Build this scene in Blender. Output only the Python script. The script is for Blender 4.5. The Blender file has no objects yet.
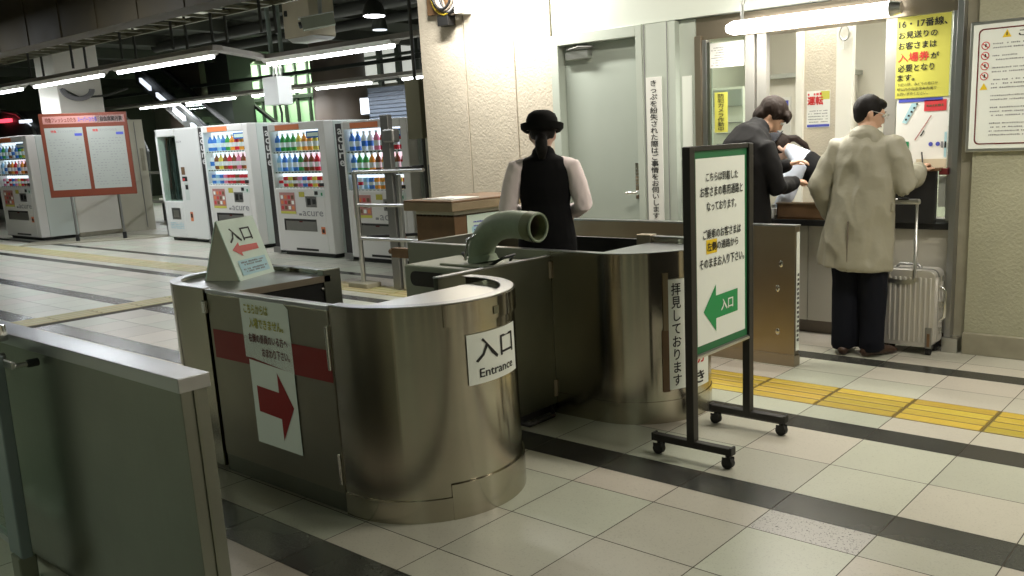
import bpy, bmesh, math, random
from mathutils import Vector, Matrix, noise
PI = math.pi
SC = bpy.context.scene
COL = SC.collection
rnd = random.Random(7)

# ------------------------------------------------------------------ camera
cam = bpy.data.objects.new('camera', bpy.data.cameras.new('camera'))
COL.objects.link(cam)
_yaw, _pitch, _roll = .6888, .2070, -.0436
_f = Vector((-math.sin(_yaw)*math.cos(_pitch), math.cos(_yaw)*math.cos(_pitch), -math.sin(_pitch)))
_r = Vector((math.cos(_yaw), math.sin(_yaw), 0)); _u = _r.cross(_f)
_c, _s = math.cos(_roll), math.sin(_roll)
_r, _u = _c*_r+_s*_u, -_s*_r+_c*_u
_m = Matrix((( _r.x, _u.x, -_f.x, 0), (_r.y, _u.y, -_f.y, 0), (_r.z, _u.z, -_f.z, 1.5), (0, 0, 0, 1)))
cam.matrix_world = _m
cam.data.sensor_width = 36; cam.data.lens = 890.4/1024*36
cam.data.shift_x = -(569.7-512)/1024; cam.data.shift_y = (324.2-288)/1024
cam.data.clip_end = 200; cam.data.clip_start = .05
SC.camera = cam

# ------------------------------------------------------------------ world, exposure
w = bpy.data.worlds.new('world'); SC.world = w; w.use_nodes = True
w.node_tree.nodes['Background'].inputs[0].default_value = (.55, .68, .50, 1)
w.node_tree.nodes['Background'].inputs[1].default_value = .15
SC.view_settings.view_transform = 'Standard'; SC.view_settings.look = 'None'
SC.view_settings.exposure = 0.0; SC.view_settings.gamma = 1; SC.view_settings.use_curve_mapping = False

def area(name, loc, sx, sy, power, col=(1, .97, .9), rot=(0, 0, 0)):
    l = bpy.data.lights.new(name, 'AREA'); l.shape = 'RECTANGLE'; l.size = sx; l.size_y = sy
    l.energy = power; l.color = col
    o = bpy.data.objects.new(name, l); o.location = loc; o.rotation_euler = rot; COL.objects.link(o); return o
WARM = (1, .93, .80); COOL = (.93, .97, 1)
# fluorescent rows on the concourse ceiling (their housings are built further down)
L_CEIL = [(-.6, 4.3, 2.95, 50), (1.4, 3.4, 2.95, 24), (-6.6, 3.4, 3.2, 14), (-3.4, 5.0, 2.98, 30)]
for i, (x, y, z, p) in enumerate(L_CEIL):
    area('ceiling_tube_light', (x, y, z), 1.25, .12, p, WARM)
area('ceiling_tube_light', (1.2, 5.2, 2.75), 1.25, .10, 26, WARM, (0, 0, math.radians(36)))
area('wall_tube_light', (-5.5, 5.60, 3.02), 1.2, .08, 74, (1, .96, .88), (math.radians(20), 0, 0))
area('window_lamp_light', (-2.70, 5.86, 2.165), 1.15, .07, 20, (1, .96, .86))
for x, p in ((-9.5, 30), (-5.2, 28), (-.4, 22)): area('hall_fill_light', (x, -1.4, 3.3), 1.25, .12, p, (.86, 1, .80))  # unseen lamps added to brighten the piers that the steel reflects
for x, y, p in ((-3.2, 6.9, 26), (-1.9, 6.9, 20)):
    area('office_light', (x, y, 2.62), 1.0, .5, p, (1, .96, .87))
for x in (-19.5, -16.2, -13.2): area('row_light', (x, 6.9, 2.72), 2.2, .1, 38, COOL)
for x in (-10.8, -7.9): area('row_light', (x, 8.3, 2.72), 2.2, .1, 30, COOL)
for x in (-25, -22, -19.4, -16.6, -13.4): area('row_light', (x, 12.8, 2.74), 2.2, .1, 70, COOL)
for x in (-16, -11): area('row_light', (x, 4.4, 3.55), 2.2, .2, 50, COOL)  # unseen lights added to brighten the concourse, no such row hangs here
for x in (-27, -24.5, -22): area('green_wall_light', (x, 14.9, 3.9), 1.6, .4, 110, (.80, 1, .72), (math.radians(35), 0, 0))  # unseen lights added to brighten the green wall

# ------------------------------------------------------------------ materials
MATS = {}
def mat(name, col=(.8, .8, .8), rough=.5, metal=0., emit=None, es=1., bump=None, tint=None, spec=None, aniso=0, alpha=None):
    """bump=(scale,strength,distance) tint=(scale,amount,detail)"""
    if name in MATS: return MATS[name]
    m = bpy.data.materials.new(name); m.use_nodes = True; nt = m.node_tree; N = nt.nodes; L = nt.links
    p = N['Principled BSDF']
    p.inputs['Base Color'].default_value = (*col, 1); p.inputs['Roughness'].default_value = rough
    p.inputs['Metallic'].default_value = metal
    if spec is not None: p.inputs['Specular IOR Level'].default_value = spec
    if emit: p.inputs['Emission Color'].default_value = (*emit, 1); p.inputs['Emission Strength'].default_value = es
    tc = N.new('ShaderNodeTexCoord')
    if tint:
        n = N.new('ShaderNodeTexNoise'); n.inputs['Scale'].default_value = tint[0]; n.inputs['Detail'].default_value = 5
        L.new(tc.outputs['Object'], n.inputs['Vector'])
        r = N.new('ShaderNodeMapRange'); r.inputs[1].default_value = .3; r.inputs[2].default_value = .7
        r.inputs[3].default_value = 1-tint[1]; r.inputs[4].default_value = 1+tint[1]*.6
        L.new(n.outputs[0], r.inputs[0])
        v = N.new('ShaderNodeVectorMath'); v.operation = 'SCALE'; v.inputs[0].default_value = col
        L.new(r.outputs[0], v.inputs['Scale']); L.new(v.outputs[0], p.inputs['Base Color'])
        r2 = N.new('ShaderNodeMapRange'); r2.inputs[1].default_value = .3; r2.inputs[2].default_value = .7
        r2.inputs[3].default_value = max(.03, rough-.06); r2.inputs[4].default_value = min(1, rough+.08)
        L.new(n.outputs[0], r2.inputs[0]); L.new(r2.outputs[0], p.inputs['Roughness'])
    if bump:
        n = N.new('ShaderNodeTexNoise'); n.inputs['Scale'].default_value = bump[0]; n.inputs['Detail'].default_value = 4
        L.new(tc.outputs['Object'], n.inputs['Vector'])
        b = N.new('ShaderNodeBump'); b.inputs['Strength'].default_value = bump[1]; b.inputs['Distance'].default_value = bump[2]
        L.new(n.outputs[0], b.inputs['Height']); L.new(b.outputs[0], p.inputs['Normal'])
    MATS[name] = m; return m

ANI = .25
def brushed(name, col, rough=.3, aniso=.6, stretch=(2, 2, 160), amp=.12):
    m = mat(name, col, rough, 1.0); nt = m.node_tree; N = nt.nodes; L = nt.links; p = N['Principled BSDF']
    tc = N.new('ShaderNodeTexCoord'); mp = N.new('ShaderNodeMapping'); mp.inputs['Scale'].default_value = stretch
    L.new(tc.outputs['Object'], mp.inputs[0]); n = N.new('ShaderNodeTexNoise'); n.inputs['Scale'].default_value = 3
    n.inputs['Detail'].default_value = 3; L.new(mp.outputs[0], n.inputs['Vector'])
    r = N.new('ShaderNodeMapRange'); r.inputs[1].default_value = .3; r.inputs[2].default_value = .7
    r.inputs[3].default_value = rough-amp*.15; r.inputs[4].default_value = rough+amp*.15
    L.new(n.outputs[0], r.inputs[0]); L.new(r.outputs[0], p.inputs['Roughness'])
    # large faint smears
    n2 = N.new('ShaderNodeTexNoise'); n2.inputs['Scale'].default_value = 2.2; n2.inputs['Detail'].default_value = 4
    L.new(tc.outputs['Object'], n2.inputs['Vector'])
    r2 = N.new('ShaderNodeMapRange'); r2.inputs[1].default_value = .3; r2.inputs[2].default_value = .7
    r2.inputs[3].default_value = .88; r2.inputs[4].default_value = 1.05; L.new(n2.outputs[0], r2.inputs[0])
    v = N.new('ShaderNodeVectorMath'); v.operation = 'SCALE'; v.inputs[0].default_value = col
    L.new(r2.outputs[0], v.inputs['Scale']); L.new(v.outputs[0], p.inputs['Base Color'])
    mw = N.new('ShaderNodeMapping'); mw.inputs['Scale'].default_value = (7, 7, .12); L.new(tc.outputs['Object'], mw.inputs[0])
    nw = N.new('ShaderNodeTexNoise'); nw.inputs['Scale'].default_value = 4; nw.inputs['Detail'].default_value = 4; L.new(mw.outputs[0], nw.inputs['Vector'])
    bw = N.new('ShaderNodeBump'); bw.inputs['Strength'].default_value = .35; bw.inputs['Distance'].default_value = .0012
    L.new(nw.outputs[0], bw.inputs['Height']); L.new(bw.outputs[0], p.inputs['Normal'])
    p.inputs['Anisotropic'].default_value = aniso; p.inputs['Anisotropic Rotation'].default_value = ANI
    t = N.new('ShaderNodeTangent'); t.direction_type = 'RADIAL'; t.axis = 'Z'; L.new(t.outputs[0], p.inputs['Tangent'])
    return m

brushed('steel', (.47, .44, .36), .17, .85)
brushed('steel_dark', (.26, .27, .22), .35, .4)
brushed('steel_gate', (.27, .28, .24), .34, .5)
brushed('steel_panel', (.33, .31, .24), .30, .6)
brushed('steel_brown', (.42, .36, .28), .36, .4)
brushed('steel_rim', (.50, .51, .53), .3, 0)
mat('chrome', (.75, .75, .73), .18, 1)
mat('alu', (.66, .66, .64), .3, 1)
mat('alu_dark', (.30, .30, .29), .4, .9)
mat('black', (.012, .012, .012), .45)
mat('black_rubber', (.015, .015, .014), .8)
mat('post_black', (.022, .020, .018), .42)
mat('white_sheet', (.86, .90, .84), .45)
mat('sheet_grey', (.36, .38, .35), .6)
mat('white_paper', (.82, .82, .78), .6)
mat('pale_green_sheet', (.66, .79, .70), .45)
mat('ink', (.015, .015, .015), .6)
mat('grey_ink', (.25, .25, .26), .6)
mat('sign_green', (.02, .30, .09), .5)
mat('border_green', (.02, .16, .06), .5)
mat('sign_yellow', (.85, .60, .02), .5)
mat('olive_ink', (.46, .42, .06), .6)
mat('maroon_ink', (.13, .01, .01), .6)
mat('red_tape', (.23, .018, .016), .4)
mat('red_ink', (.62, .03, .03), .55)
mat('arrow_red', (.62, .12, .11), .5)
mat('arrow_maroon', (.30, .02, .02), .5)
mat('pale_blue', (.42, .66, .74), .5)
mat('poster_yellow', (.60, .58, .10), .55)
mat('poster_blue', (.08, .10, .50), .5)
mat('poster_red', (.62, .05, .06), .5)
mat('poster_green', (.02, .25, .10), .5)
mat('orange_red', (.17, .035, .014), .5)
mat('label_orange', (.72, .22, .08), .5)
mat('pink', (.46, .22, .20), .5)
mat('door_paint', (.42, .47, .42), .42, tint=(1.5, .06))
mat('frame_paint', (.50, .55, .49), .45, tint=(2, .05))
mat('wall_paint', (.66, .71, .64), .5, tint=(1.2, .05))
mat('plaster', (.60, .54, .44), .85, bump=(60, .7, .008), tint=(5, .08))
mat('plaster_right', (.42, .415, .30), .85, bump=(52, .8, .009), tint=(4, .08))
mat('steel_hall', (.10, .11, .085), .6); mat('hall_dark', (.09, .08, .06), .6); mat('reflect_pier', (.55, .50, .40), .7)
mat('stone_base', (.33, .31, .23), .6, tint=(8, .15))
mat('counter_panel', (.52, .50, .43), .4, tint=(2, .05))
mat('kick', (.18, .15, .12), .5)
mat('office_wall', (.78, .76, .68), .7)
mat('office_grey', (.42, .44, .40), .6)
mat('beige', (.68, .60, .44), .65, tint=(3, .06))
mat('cabinet_beige', (.52, .50, .40), .5, tint=(2, .05))
mat('vend_white', (.74, .75, .73), .35)
mat('vend_front', (.70, .69, .66), .35)
mat('vend_side', (.60, .66, .62), .4)
mat('vend_lit', (.9, .9, .95), .5, emit=(.80, .88, 1), es=1.3)
mat('vend_lit_pink', (.9, .9, .95), .5, emit=(1, .66, .80), es=1.1)
mat('tube', (1, 1, 1), .3, emit=(.96, .98, 1), es=14)
mat('lampcover', (1, 1, 1), .3, emit=(1, .97, .90), es=9)
mat('housing', (.34, .31, .28), .5, tint=(4, .12))
mat('housing_white', (.62, .60, .55), .5)
mat('concrete', (.20, .19, .155), .85, tint=(1.2, .2))
mat('ceiling_dark', (.055, .060, .045), .8, tint=(1.2, .3))
mat('pale_glow', (.60, .60, .52), .8, emit=(.9, .9, .72), es=.22)  # faint glow stands in for light thrown up onto the panels
mat('fascia', (.05, .038, .018), .7, tint=(1.6, .25))
mat('pipe_dark', (.04, .042, .036), .5)
mat('pipe_green', (.20, .25, .22), .5)
mat('tray_steel', (.20, .19, .12), .5, .4)
mat('column_brown', (.11, .085, .065), .5, tint=(2, .15))
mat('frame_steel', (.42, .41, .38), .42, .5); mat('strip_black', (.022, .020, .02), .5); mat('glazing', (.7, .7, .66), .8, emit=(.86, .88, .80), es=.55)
mat('post_blue', (.24, .29, .30), .4, .5)
mat('bluegrey', (.13, .16, .21), .45)
mat('green_panel', (.42, .58, .40), .5, tint=(.8, .2))
mat('mullion', (.03, .035, .03), .4)
mat('white_col', (.82, .80, .73), .6, tint=(3, .05))
mat('wood', (.17, .095, .045), .5, tint=(9, .2))
mat('wood_light', (.26, .20, .12), .5, tint=(9, .15))
mat('hose_green', (.27, .33, .23), .5, tint=(30, .08))
mat('hose_band', (.16, .18, .09), .5)
mat('device', (.34, .36, .28), .45, tint=(4, .08))
mat('skin', (.62, .38, .26), .5)
mat('skin_pale', (.72, .48, .38), .5)
mat('hair', (.008, .0065, .006), .6, bump=(90, .3, .003), spec=.22)
mat('hair_brown', (.018, .010, .007), .6, bump=(90, .3, .003), spec=.22)
mat('felt_black', (.005, .005, .005), .9, spec=.2)
mat('vest_black', (.005, .005, .006), .85, spec=.2)
mat('shirt_pink', (.92, .80, .80), .75)
mat('shirt_blue', (.60, .66, .78), .75)
mat('coat', (.34, .325, .25), .55, bump=(14, .35, .02))
mat('suit_black', (.008, .0075, .008), .75, spec=.25)
mat('trouser_navy', (.006, .007, .012), .85, spec=.2)
mat('shoe', (.05, .025, .015), .35)
mat('cap_navy', (.02, .022, .03), .8)
mat('iris', (.02, .012, .01), .2)
mat('lip', (.45, .17, .14), .5)
mat('case_silver', (.62, .60, .56), .38, .55)
mat('cable_yellow', (.75, .55, .05), .5)
mat('red_lamp', (1, .1, .1), .4, emit=(1, .06, .10), es=2.5)
mat('grout', (.075, .065, .05), .9)
BOTTLE = {'red': (.65, .03, .05), 'blue': (.06, .20, .62), 'green': (.05, .35, .08), 'orange': (.85, .35, .05),
          'brown': (.22, .08, .03), 'white': (.80, .82, .85), 'pale blue': (.35, .60, .85), 'yellow': (.80, .65, .10), 'pink': (.80, .25, .40)}
for k, c in BOTTLE.items(): mat('drink_'+k, c, .25)

def glass(name, tint=(.9, .97, .93), gl=.08):
    m = bpy.data.materials.new(name); m.use_nodes = True; nt = m.node_tree; N = nt.nodes; L = nt.links
    N.remove(N['Principled BSDF'])
    t = N.new('ShaderNodeBsdfTransparent'); t.inputs[0].default_value = (*tint, 1)
    g = N.new('ShaderNodeBsdfGlossy'); g.inputs['Roughness'].default_value = .03
    fr = N.new('ShaderNodeLayerWeight'); fr.inputs[0].default_value = .5
    pw = N.new('ShaderNodeMath'); pw.operation = 'POWER'; pw.inputs[1].default_value = 4; L.new(fr.outputs['Facing'], pw.inputs[0])
    ad = N.new('ShaderNodeMath'); ad.operation = 'MULTIPLY_ADD'; ad.inputs[1].default_value = .6; ad.inputs[2].default_value = .03; L.new(pw.outputs[0], ad.inputs[0])
    mx = N.new('ShaderNodeMixShader'); L.new(ad.outputs[0], mx.inputs[0]); L.new(t.outputs[0], mx.inputs[1]); L.new(g.outputs[0], mx.inputs[2])
    L.new(mx.outputs[0], N['Material Output'].inputs[0]); MATS[name] = m
glass('glass')

def tile_mat(name, base, rough, spread=.10, speck=.5):
    m = mat(name, base, rough); nt = m.node_tree; N = nt.nodes; L = nt.links; p = N['Principled BSDF']
    g = N.new('ShaderNodeNewGeometry'); tc = N.new('ShaderNodeTexCoord')
    r = N.new('ShaderNodeMapRange'); r.inputs[3].default_value = 1-spread; r.inputs[4].default_value = 1+spread
    L.new(g.outputs['Random Per Island'], r.inputs[0])
    wn = N.new('ShaderNodeTexWhiteNoise'); wn.noise_dimensions = '1D'; L.new(g.outputs['Random Per Island'], wn.inputs['W'])
    mx = N.new('ShaderNodeMix'); mx.data_type = 'RGBA'
    mx.inputs[6].default_value = (base[0]*.95, base[1]*1.02, base[2]*.97, 1); mx.inputs[7].default_value = (base[0]*1.05, base[1]*.97, base[2]*.98, 1)
    L.new(wn.outputs[0], mx.inputs[0])
    s = N.new('ShaderNodeTexNoise'); s.inputs['Scale'].default_value = 140; s.inputs['Detail'].default_value = 3; L.new(tc.outputs['Object'], s.inputs['Vector'])
    sr = N.new('ShaderNodeMapRange'); sr.inputs[1].default_value = .32; sr.inputs[2].default_value = .42; sr.inputs[3].default_value = 1-speck; sr.inputs[4].default_value = 1.
    L.new(s.outputs[0], sr.inputs[0])
    d = N.new('ShaderNodeTexNoise'); d.inputs['Scale'].default_value = 2.5; d.inputs['Detail'].default_value = 5; L.new(tc.outputs['Object'], d.inputs['Vector'])
    dr = N.new('ShaderNodeMapRange'); dr.inputs[1].default_value = .3; dr.inputs[2].default_value = .7; dr.inputs[3].default_value = .96; dr.inputs[4].default_value = 1.03
    L.new(d.outputs[0], dr.inputs[0])
    m1 = N.new('ShaderNodeMath'); m1.operation = 'MULTIPLY'; L.new(r.outputs[0], m1.inputs[0]); L.new(sr.outputs[0], m1.inputs[1])
    m2 = N.new('ShaderNodeMath'); m2.operation = 'MULTIPLY'; L.new(m1.outputs[0], m2.inputs[0]); L.new(dr.outputs[0], m2.inputs[1])
    v = N.new('ShaderNodeVectorMath'); v.operation = 'SCALE'; L.new(mx.outputs[2], v.inputs[0]); L.new(m2.outputs[0], v.inputs['Scale'])
    L.new(v.outputs[0], p.inputs['Base Color'])
    rr = N.new('ShaderNodeMapRange'); rr.inputs[1].default_value = .3; rr.inputs[2].default_value = .7; rr.inputs[3].default_value = rough-.01; rr.inputs[4].default_value = rough+.03
    L.new(d.outputs[0], rr.inputs[0]); L.new(rr.outputs[0], p.inputs['Roughness'])
tile_mat('tile', (.545, .54, .465), .30, .09, .16)
tile_mat('tile_dark', (.050, .050, .046), .24, .12, .3)
tile_mat('tile_speckled', (.52, .53, .50), .3, .0, .85)
tile_mat('tactile', (.56, .405, .050), .45, .14, .1)
tile_mat('tactile_far', (.50, .44, .22), .4, .06, .1)
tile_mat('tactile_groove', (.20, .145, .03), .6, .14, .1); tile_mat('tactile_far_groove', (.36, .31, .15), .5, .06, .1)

# ------------------------------------------------------------------ mesh builder
class MB:
    def __init__(s): s.v = []; s.f = []; s.m = []; s.mats = []
    def mi(s, m):
        if m not in s.mats: s.mats.append(m)
        return s.mats.index(m)
    def face(s, pts, m):
        b = len(s.v); s.v += [Vector(p) for p in pts]; s.f.append(tuple(range(b, b+len(pts)))); s.m.append(s.mi(m)); return s
    def quadgrid(s, fn, us, vs, m):
        b = len(s.v); nu, nv = len(us), len(vs)
        for v in vs:
            for u in us: s.v.append(Vector(fn(u, v)))
        for j in range(nv-1):
            for i in range(nu-1):
                s.f.append((b+j*nu+i, b+j*nu+i+1, b+(j+1)*nu+i+1, b+(j+1)*nu+i)); s.m.append(s.mi(m))
        return s
    def box(s, x0, x1, y0, y1, z0, z1, m, M=None):
        P = [Vector((x, y, z)) for z in (z0, z1) for y in (y0, y1) for x in (x0, x1)]
        if M is not None: P = [M @ p for p in P]
        b = len(s.v); s.v += P; k = s.mi(m)
        for f in ((0, 2, 3, 1), (4, 5, 7, 6), (0, 1, 5, 4), (2, 6, 7, 3), (0, 4, 6, 2), (1, 3, 7, 5)):
            s.f.append(tuple(b+i for i in f)); s.m.append(k)
        return s
    def prism(s, poly, axis, a, b_, m, M=None):
        """poly: 2d points in the plane across axis, counter-clockwise seen from +axis"""
        def P(p, t):
            q = {'x': (t, p[0], p[1]), 'y': (p[0], t, p[1]), 'z': (p[0], p[1], t)}[axis]
            q = Vector(q); return M @ q if M is not None else q
        b = len(s.v); n = len(poly); s.v += [P(p, a) for p in poly]+[P(p, b_) for p in poly]; k = s.mi(m)
        s.f.append(tuple(b+i for i in reversed(range(n)))); s.f.append(tuple(b+n+i for i in range(n))); s.m += [k, k]
        for i in range(n):
            j = (i+1) % n; s.f.append((b+i, b+j, b+n+j, b+n+i)); s.m.append(k)
        return s
    def tube(s, pts, rad, m, seg=12, side=None, cap='flat', M=None):
        pts = [Vector(p) for p in pts]; n = len(pts)
        if not isinstance(rad, (list, tuple)): rad = [rad]*n
        rad = [(r, r) if not isinstance(r, (list, tuple)) else r for r in rad]
        T = []
        for i in range(n):
            a = pts[max(0, i-1)]; c = pts[min(n-1, i+1)]; d = (c-a)
            T.append(d.normalized() if d.length > 1e-9 else Vector((0, 0, 1)))
        if cap == 'round':
            p2, r2, t2 = [], [], []
            for q, sc in ((.97, .25), (.80, .60), (.45, .89)):
                rr = min(rad[0]); p2.append(pts[0]-T[0]*rr*q); r2.append((rad[0][0]*sc, rad[0][1]*sc)); t2.append(T[0])
            p2 += pts; r2 += rad; t2 += T
            for q, sc in ((.45, .89), (.80, .60), (.97, .25)):
                rr = min(rad[-1]); p2.append(pts[-1]+T[-1]*rr*q); r2.append((rad[-1][0]*sc, rad[-1][1]*sc)); t2.append(T[-1])
            pts, rad, T = p2, r2, t2; n = len(pts)
        ref = Vector(side) if side is not None else (Vector((1, 0, 0)) if abs(T[0].x) < .9 else Vector((0, 1, 0)))
        b = len(s.v); k = s.mi(m); a = ref
        for i in range(n):
            base = ref if side is not None else a
            ax = base - T[i]*base.dot(T[i])
            if ax.length < 1e-4: ax = Vector((0, 1, 0)) - T[i]*T[i].y
            ax.normalize(); ay = T[i].cross(ax); a = ax
            for j in range(seg):
                t = 2*PI*j/seg; q = pts[i]+ax*math.cos(t)*rad[i][0]+ay*math.sin(t)*rad[i][1]
                s.v.append(M @ q if M is not None else q)
        for i in range(n-1):
            for j in range(seg):
                j2 = (j+1) % seg; s.f.append((b+i*seg+j, b+i*seg+j2, b+(i+1)*seg+j2, b+(i+1)*seg+j)); s.m.append(k)
        if cap:
            s.f.append(tuple(b+j for j in reversed(range(seg)))); s.f.append(tuple(b+(n-1)*seg+j for j in range(seg))); s.m += [k, k]
        return s
    def lathe(s, prof, m, seg=24, M=None, c=(0, 0, 0)):
        b = len(s.v); k = s.mi(m); c = Vector(c)
        for r, z in prof:
            for j in range(seg):
                t = 2*PI*j/seg; q = c+Vector((r*math.cos(t), r*math.sin(t), z)); s.v.append(M @ q if M is not None else q)
        n = len(prof)
        for i in range(n-1):
            for j in range(seg):
                j2 = (j+1) % seg; s.f.append((b+i*seg+j, b+i*seg+j2, b+(i+1)*seg+j2, b+(i+1)*seg+j)); s.m.append(k)
        if prof[0][0] > 1e-5: s.f.append(tuple(b+j for j in reversed(range(seg)))); s.m.append(k)
        if prof[-1][0] > 1e-5: s.f.append(tuple(b+(n-1)*seg+j for j in range(seg))); s.m.append(k)
        return s
    def ball(s, c, r, m, seg=16, rings=10, M=None):
        r = (r, r, r) if not isinstance(r, (tuple, list)) else r; c = Vector(c); b = len(s.v); k = s.mi(m)
        for i in range(rings+1):
            p = PI*i/rings
            for j in range(seg):
                t = 2*PI*j/seg; d = Vector((math.sin(p)*math.cos(t)*r[0], math.sin(p)*math.sin(t)*r[1], -math.cos(p)*r[2]))
                s.v.append(c+(M @ d if M is not None else d))
        for i in range(rings):
            for j in range(seg):
                j2 = (j+1) % seg; s.f.append((b+i*seg+j, b+i*seg+j2, b+(i+1)*seg+j2, b+(i+1)*seg+j)); s.m.append(k)
        return s
    def wall(s, path, th, z0, z1, m, closed=False):
        """vertical sheet along a plan path; thickness goes to the left of travel"""
        n = len(path); P = [Vector((p[0], p[1])) for p in path]; off = []
        for i in range(n):
            d1 = (P[i]-P[i-1]).normalized() if i > 0 else None; d2 = (P[i+1]-P[i]).normalized() if i < n-1 else None
            d1 = d1 or d2; d2 = d2 or d1; n1 = Vector((-d1.y, d1.x)); n2 = Vector((-d2.y, d2.x)); nn = (n1+n2).normalized()
            off.append(P[i]+nn*th/max(.5, nn.dot(n1)))
        b = len(s.v); k = s.mi(m)
        for i in range(n):
            s.v += [Vector((*P[i], z0)), Vector((*P[i], z1)), Vector((*off[i], z1)), Vector((*off[i], z0))]
        for i in range(n-1):
            a = b+4*i; c = a+4
            for q in range(4):
                q2 = (q+1) % 4; s.f.append((a+q, c+q, c+q2, a+q2)); s.m.append(k)
        s.f.append((b, b+1, b+2, b+3)); e = b+4*(n-1); s.f.append((e+3, e+2, e+1, e)); s.m += [k, k]
        return s
    def text(s, body, fn, u0, u1, v0, v1, m, bold=0., spacing=1., line=1., keep=False, rows=2):
        cu = bpy.data.curves.new('t', 'FONT'); cu.body = body; cu.size = 1; cu.resolution_u = rows
        cu.align_x = 'CENTER'; cu.space_character = spacing; cu.space_line = line
        o = bpy.data.objects.new('t', cu); COL.objects.link(o)
        dg = bpy.context.evaluated_depsgraph_get(); me = bpy.data.meshes.new_from_object(o.evaluated_get(dg))
        bpy.data.objects.remove(o); bpy.data.curves.remove(cu)
        if len(me.vertices) == 0: bpy.data.meshes.remove(me); return s
        xs = [v.co.x for v in me.vertices]; ys = [v.co.y for v in me.vertices]
        x0, x1, y0, y1 = min(xs), max(xs), min(ys), max(ys)
        sx = (u1-u0)/max(1e-6, x1-x0); sy = (v1-v0)/max(1e-6, y1-y0); cu_, cv_ = (u0+u1)/2, (v0+v1)/2
        if keep: sx = sy = min(sx, sy)
        k = s.mi(m); w_ = bold
        for dx, dy in (((0, 0),) if w_ < .004 else ((-w_, -w_), (w_, -w_), (-w_, w_), (w_, w_))):
            b = len(s.v); o_ = Vector(fn(cu_, cv_)); lift = (Vector(fn(cu_+.001, cv_))-o_).cross(Vector(fn(cu_, cv_+.001))-o_).normalized()*(.00025*((dx > 0)+2*(dy > 0)))
            for v in me.vertices: s.v.append(Vector(fn(cu_+(v.co.x+dx-(x0+x1)/2)*sx, cv_+(v.co.y+dy-(y0+y1)/2)*sy))+lift)
            for p in me.polygons: s.f.append(tuple(b+i for i in p.vertices)); s.m.append(k)
        bpy.data.meshes.remove(me); return s
    def rect(s, fn, u0, u1, v0, v1, m, nu=1, nv=1):
        return s.quadgrid(fn, [u0+(u1-u0)*i/nu for i in range(nu+1)], [v0+(v1-v0)*i/nv for i in range(nv+1)], m)
    def poly(s, fn, pts, m): return s.face([fn(*p) for p in pts], m)
    def dashes(s, fn, u0, u1, v, h, m, seed=1, gap=.35, unit=None):
        """a line of print too small to read: little marks of uneven width"""
        r = random.Random(seed); u = u0; unit = unit or h
        while u < u1:
            wd = unit*(.5+r.random()*.9)
            if r.random() > gap*.4: s.rect(fn, u, min(u1, u+wd), v, v+h*(.7+.3*r.random()), m)
            u += wd+unit*gap
        return s
    def mesh(s, name='mesh', off=None, smooth=None):
        me = bpy.data.meshes.new(name); o = Vector(off) if off is not None else Vector((0, 0, 0))
        me.from_pydata([tuple(v-o) for v in s.v], [], s.f)
        for m in s.mats: me.materials.append(MATS[m])
        me.polygons.foreach_set('material_index', s.m)
        me.validate()
        if smooth:
            me.polygons.foreach_set('use_smooth', [True]*len(me.polygons)); me.set_sharp_from_angle(angle=math.radians(smooth))
        me.update(); return me
    def build(s, name, parent=None, smooth=None, bevel=None, local=False, label=None):
        """world-space vertices; the object's origin is its own base, or its thing's"""
        if parent is not None:
            off = Vector(OFF.get(parent.name, (0, 0, 0))) if not local else Vector((0, 0, 0))
        elif local: off = Vector((0, 0, 0))
        else:
            xs = [v.x for v in s.v]; ys = [v.y for v in s.v]; zs = [v.z for v in s.v]
            off = Vector(((min(xs)+max(xs))/2, (min(ys)+max(ys))/2, min(zs)))
        o = bpy.data.objects.new(name, s.mesh(name, off, smooth)); COL.objects.link(o)
        if parent is not None: o.parent = parent; OFF[o.name] = off
        elif not local: o.location = off; OFF[o.name] = off
        if bevel:
            b = o.modifiers.new('bevel', 'BEVEL'); b.width = bevel; b.segments = 2; b.limit_method = 'ANGLE'; b.angle_limit = math.radians(50)
        if label: o['label'] = label
        return o
OFF = {}
def tag(o, label, cat, group=None):
    o['label'] = label; o['category'] = cat
    if group: o['group'] = group
    return o
def thing(name, label, cat, loc, group=None, rz=0):
    o = bpy.data.objects.new(name, None); o.empty_display_size = .2; COL.objects.link(o); o.location = loc; o.rotation_euler = (0, 0, rz)
    OFF[o.name] = Vector(loc); return tag(o, label, cat, group)
def struct(o, label=None):
    o['kind'] = 'structure'
    if label: o['label'] = label
    return o
def flat(o, U, V, n=.0015):
    o, U, V = Vector(o), Vector(U), Vector(V); N_ = U.cross(V).normalized()*n
    return lambda u, v: o+U*u+V*v+N_
def arc(cx, cy, r, a0, a1, n=20, ry=None):
    ry = ry or r
    return [(cx+r*math.cos(math.radians(a0+(a1-a0)*i/n)), cy+ry*math.sin(math.radians(a0+(a1-a0)*i/n))) for i in range(n+1)]
def rrect(x0, x1, z0, z1, r=.02, n=4):
    P = []
    for cx, cz, a in ((x1-r, z0+r, -90), (x1-r, z1-r, 0), (x0+r, z1-r, 90), (x0+r, z0+r, 180)):
        P += [(cx+r*math.cos(math.radians(a+90*i/n)), cz+r*math.sin(math.radians(a+90*i/n))) for i in range(n+1)]
    return P

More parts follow.
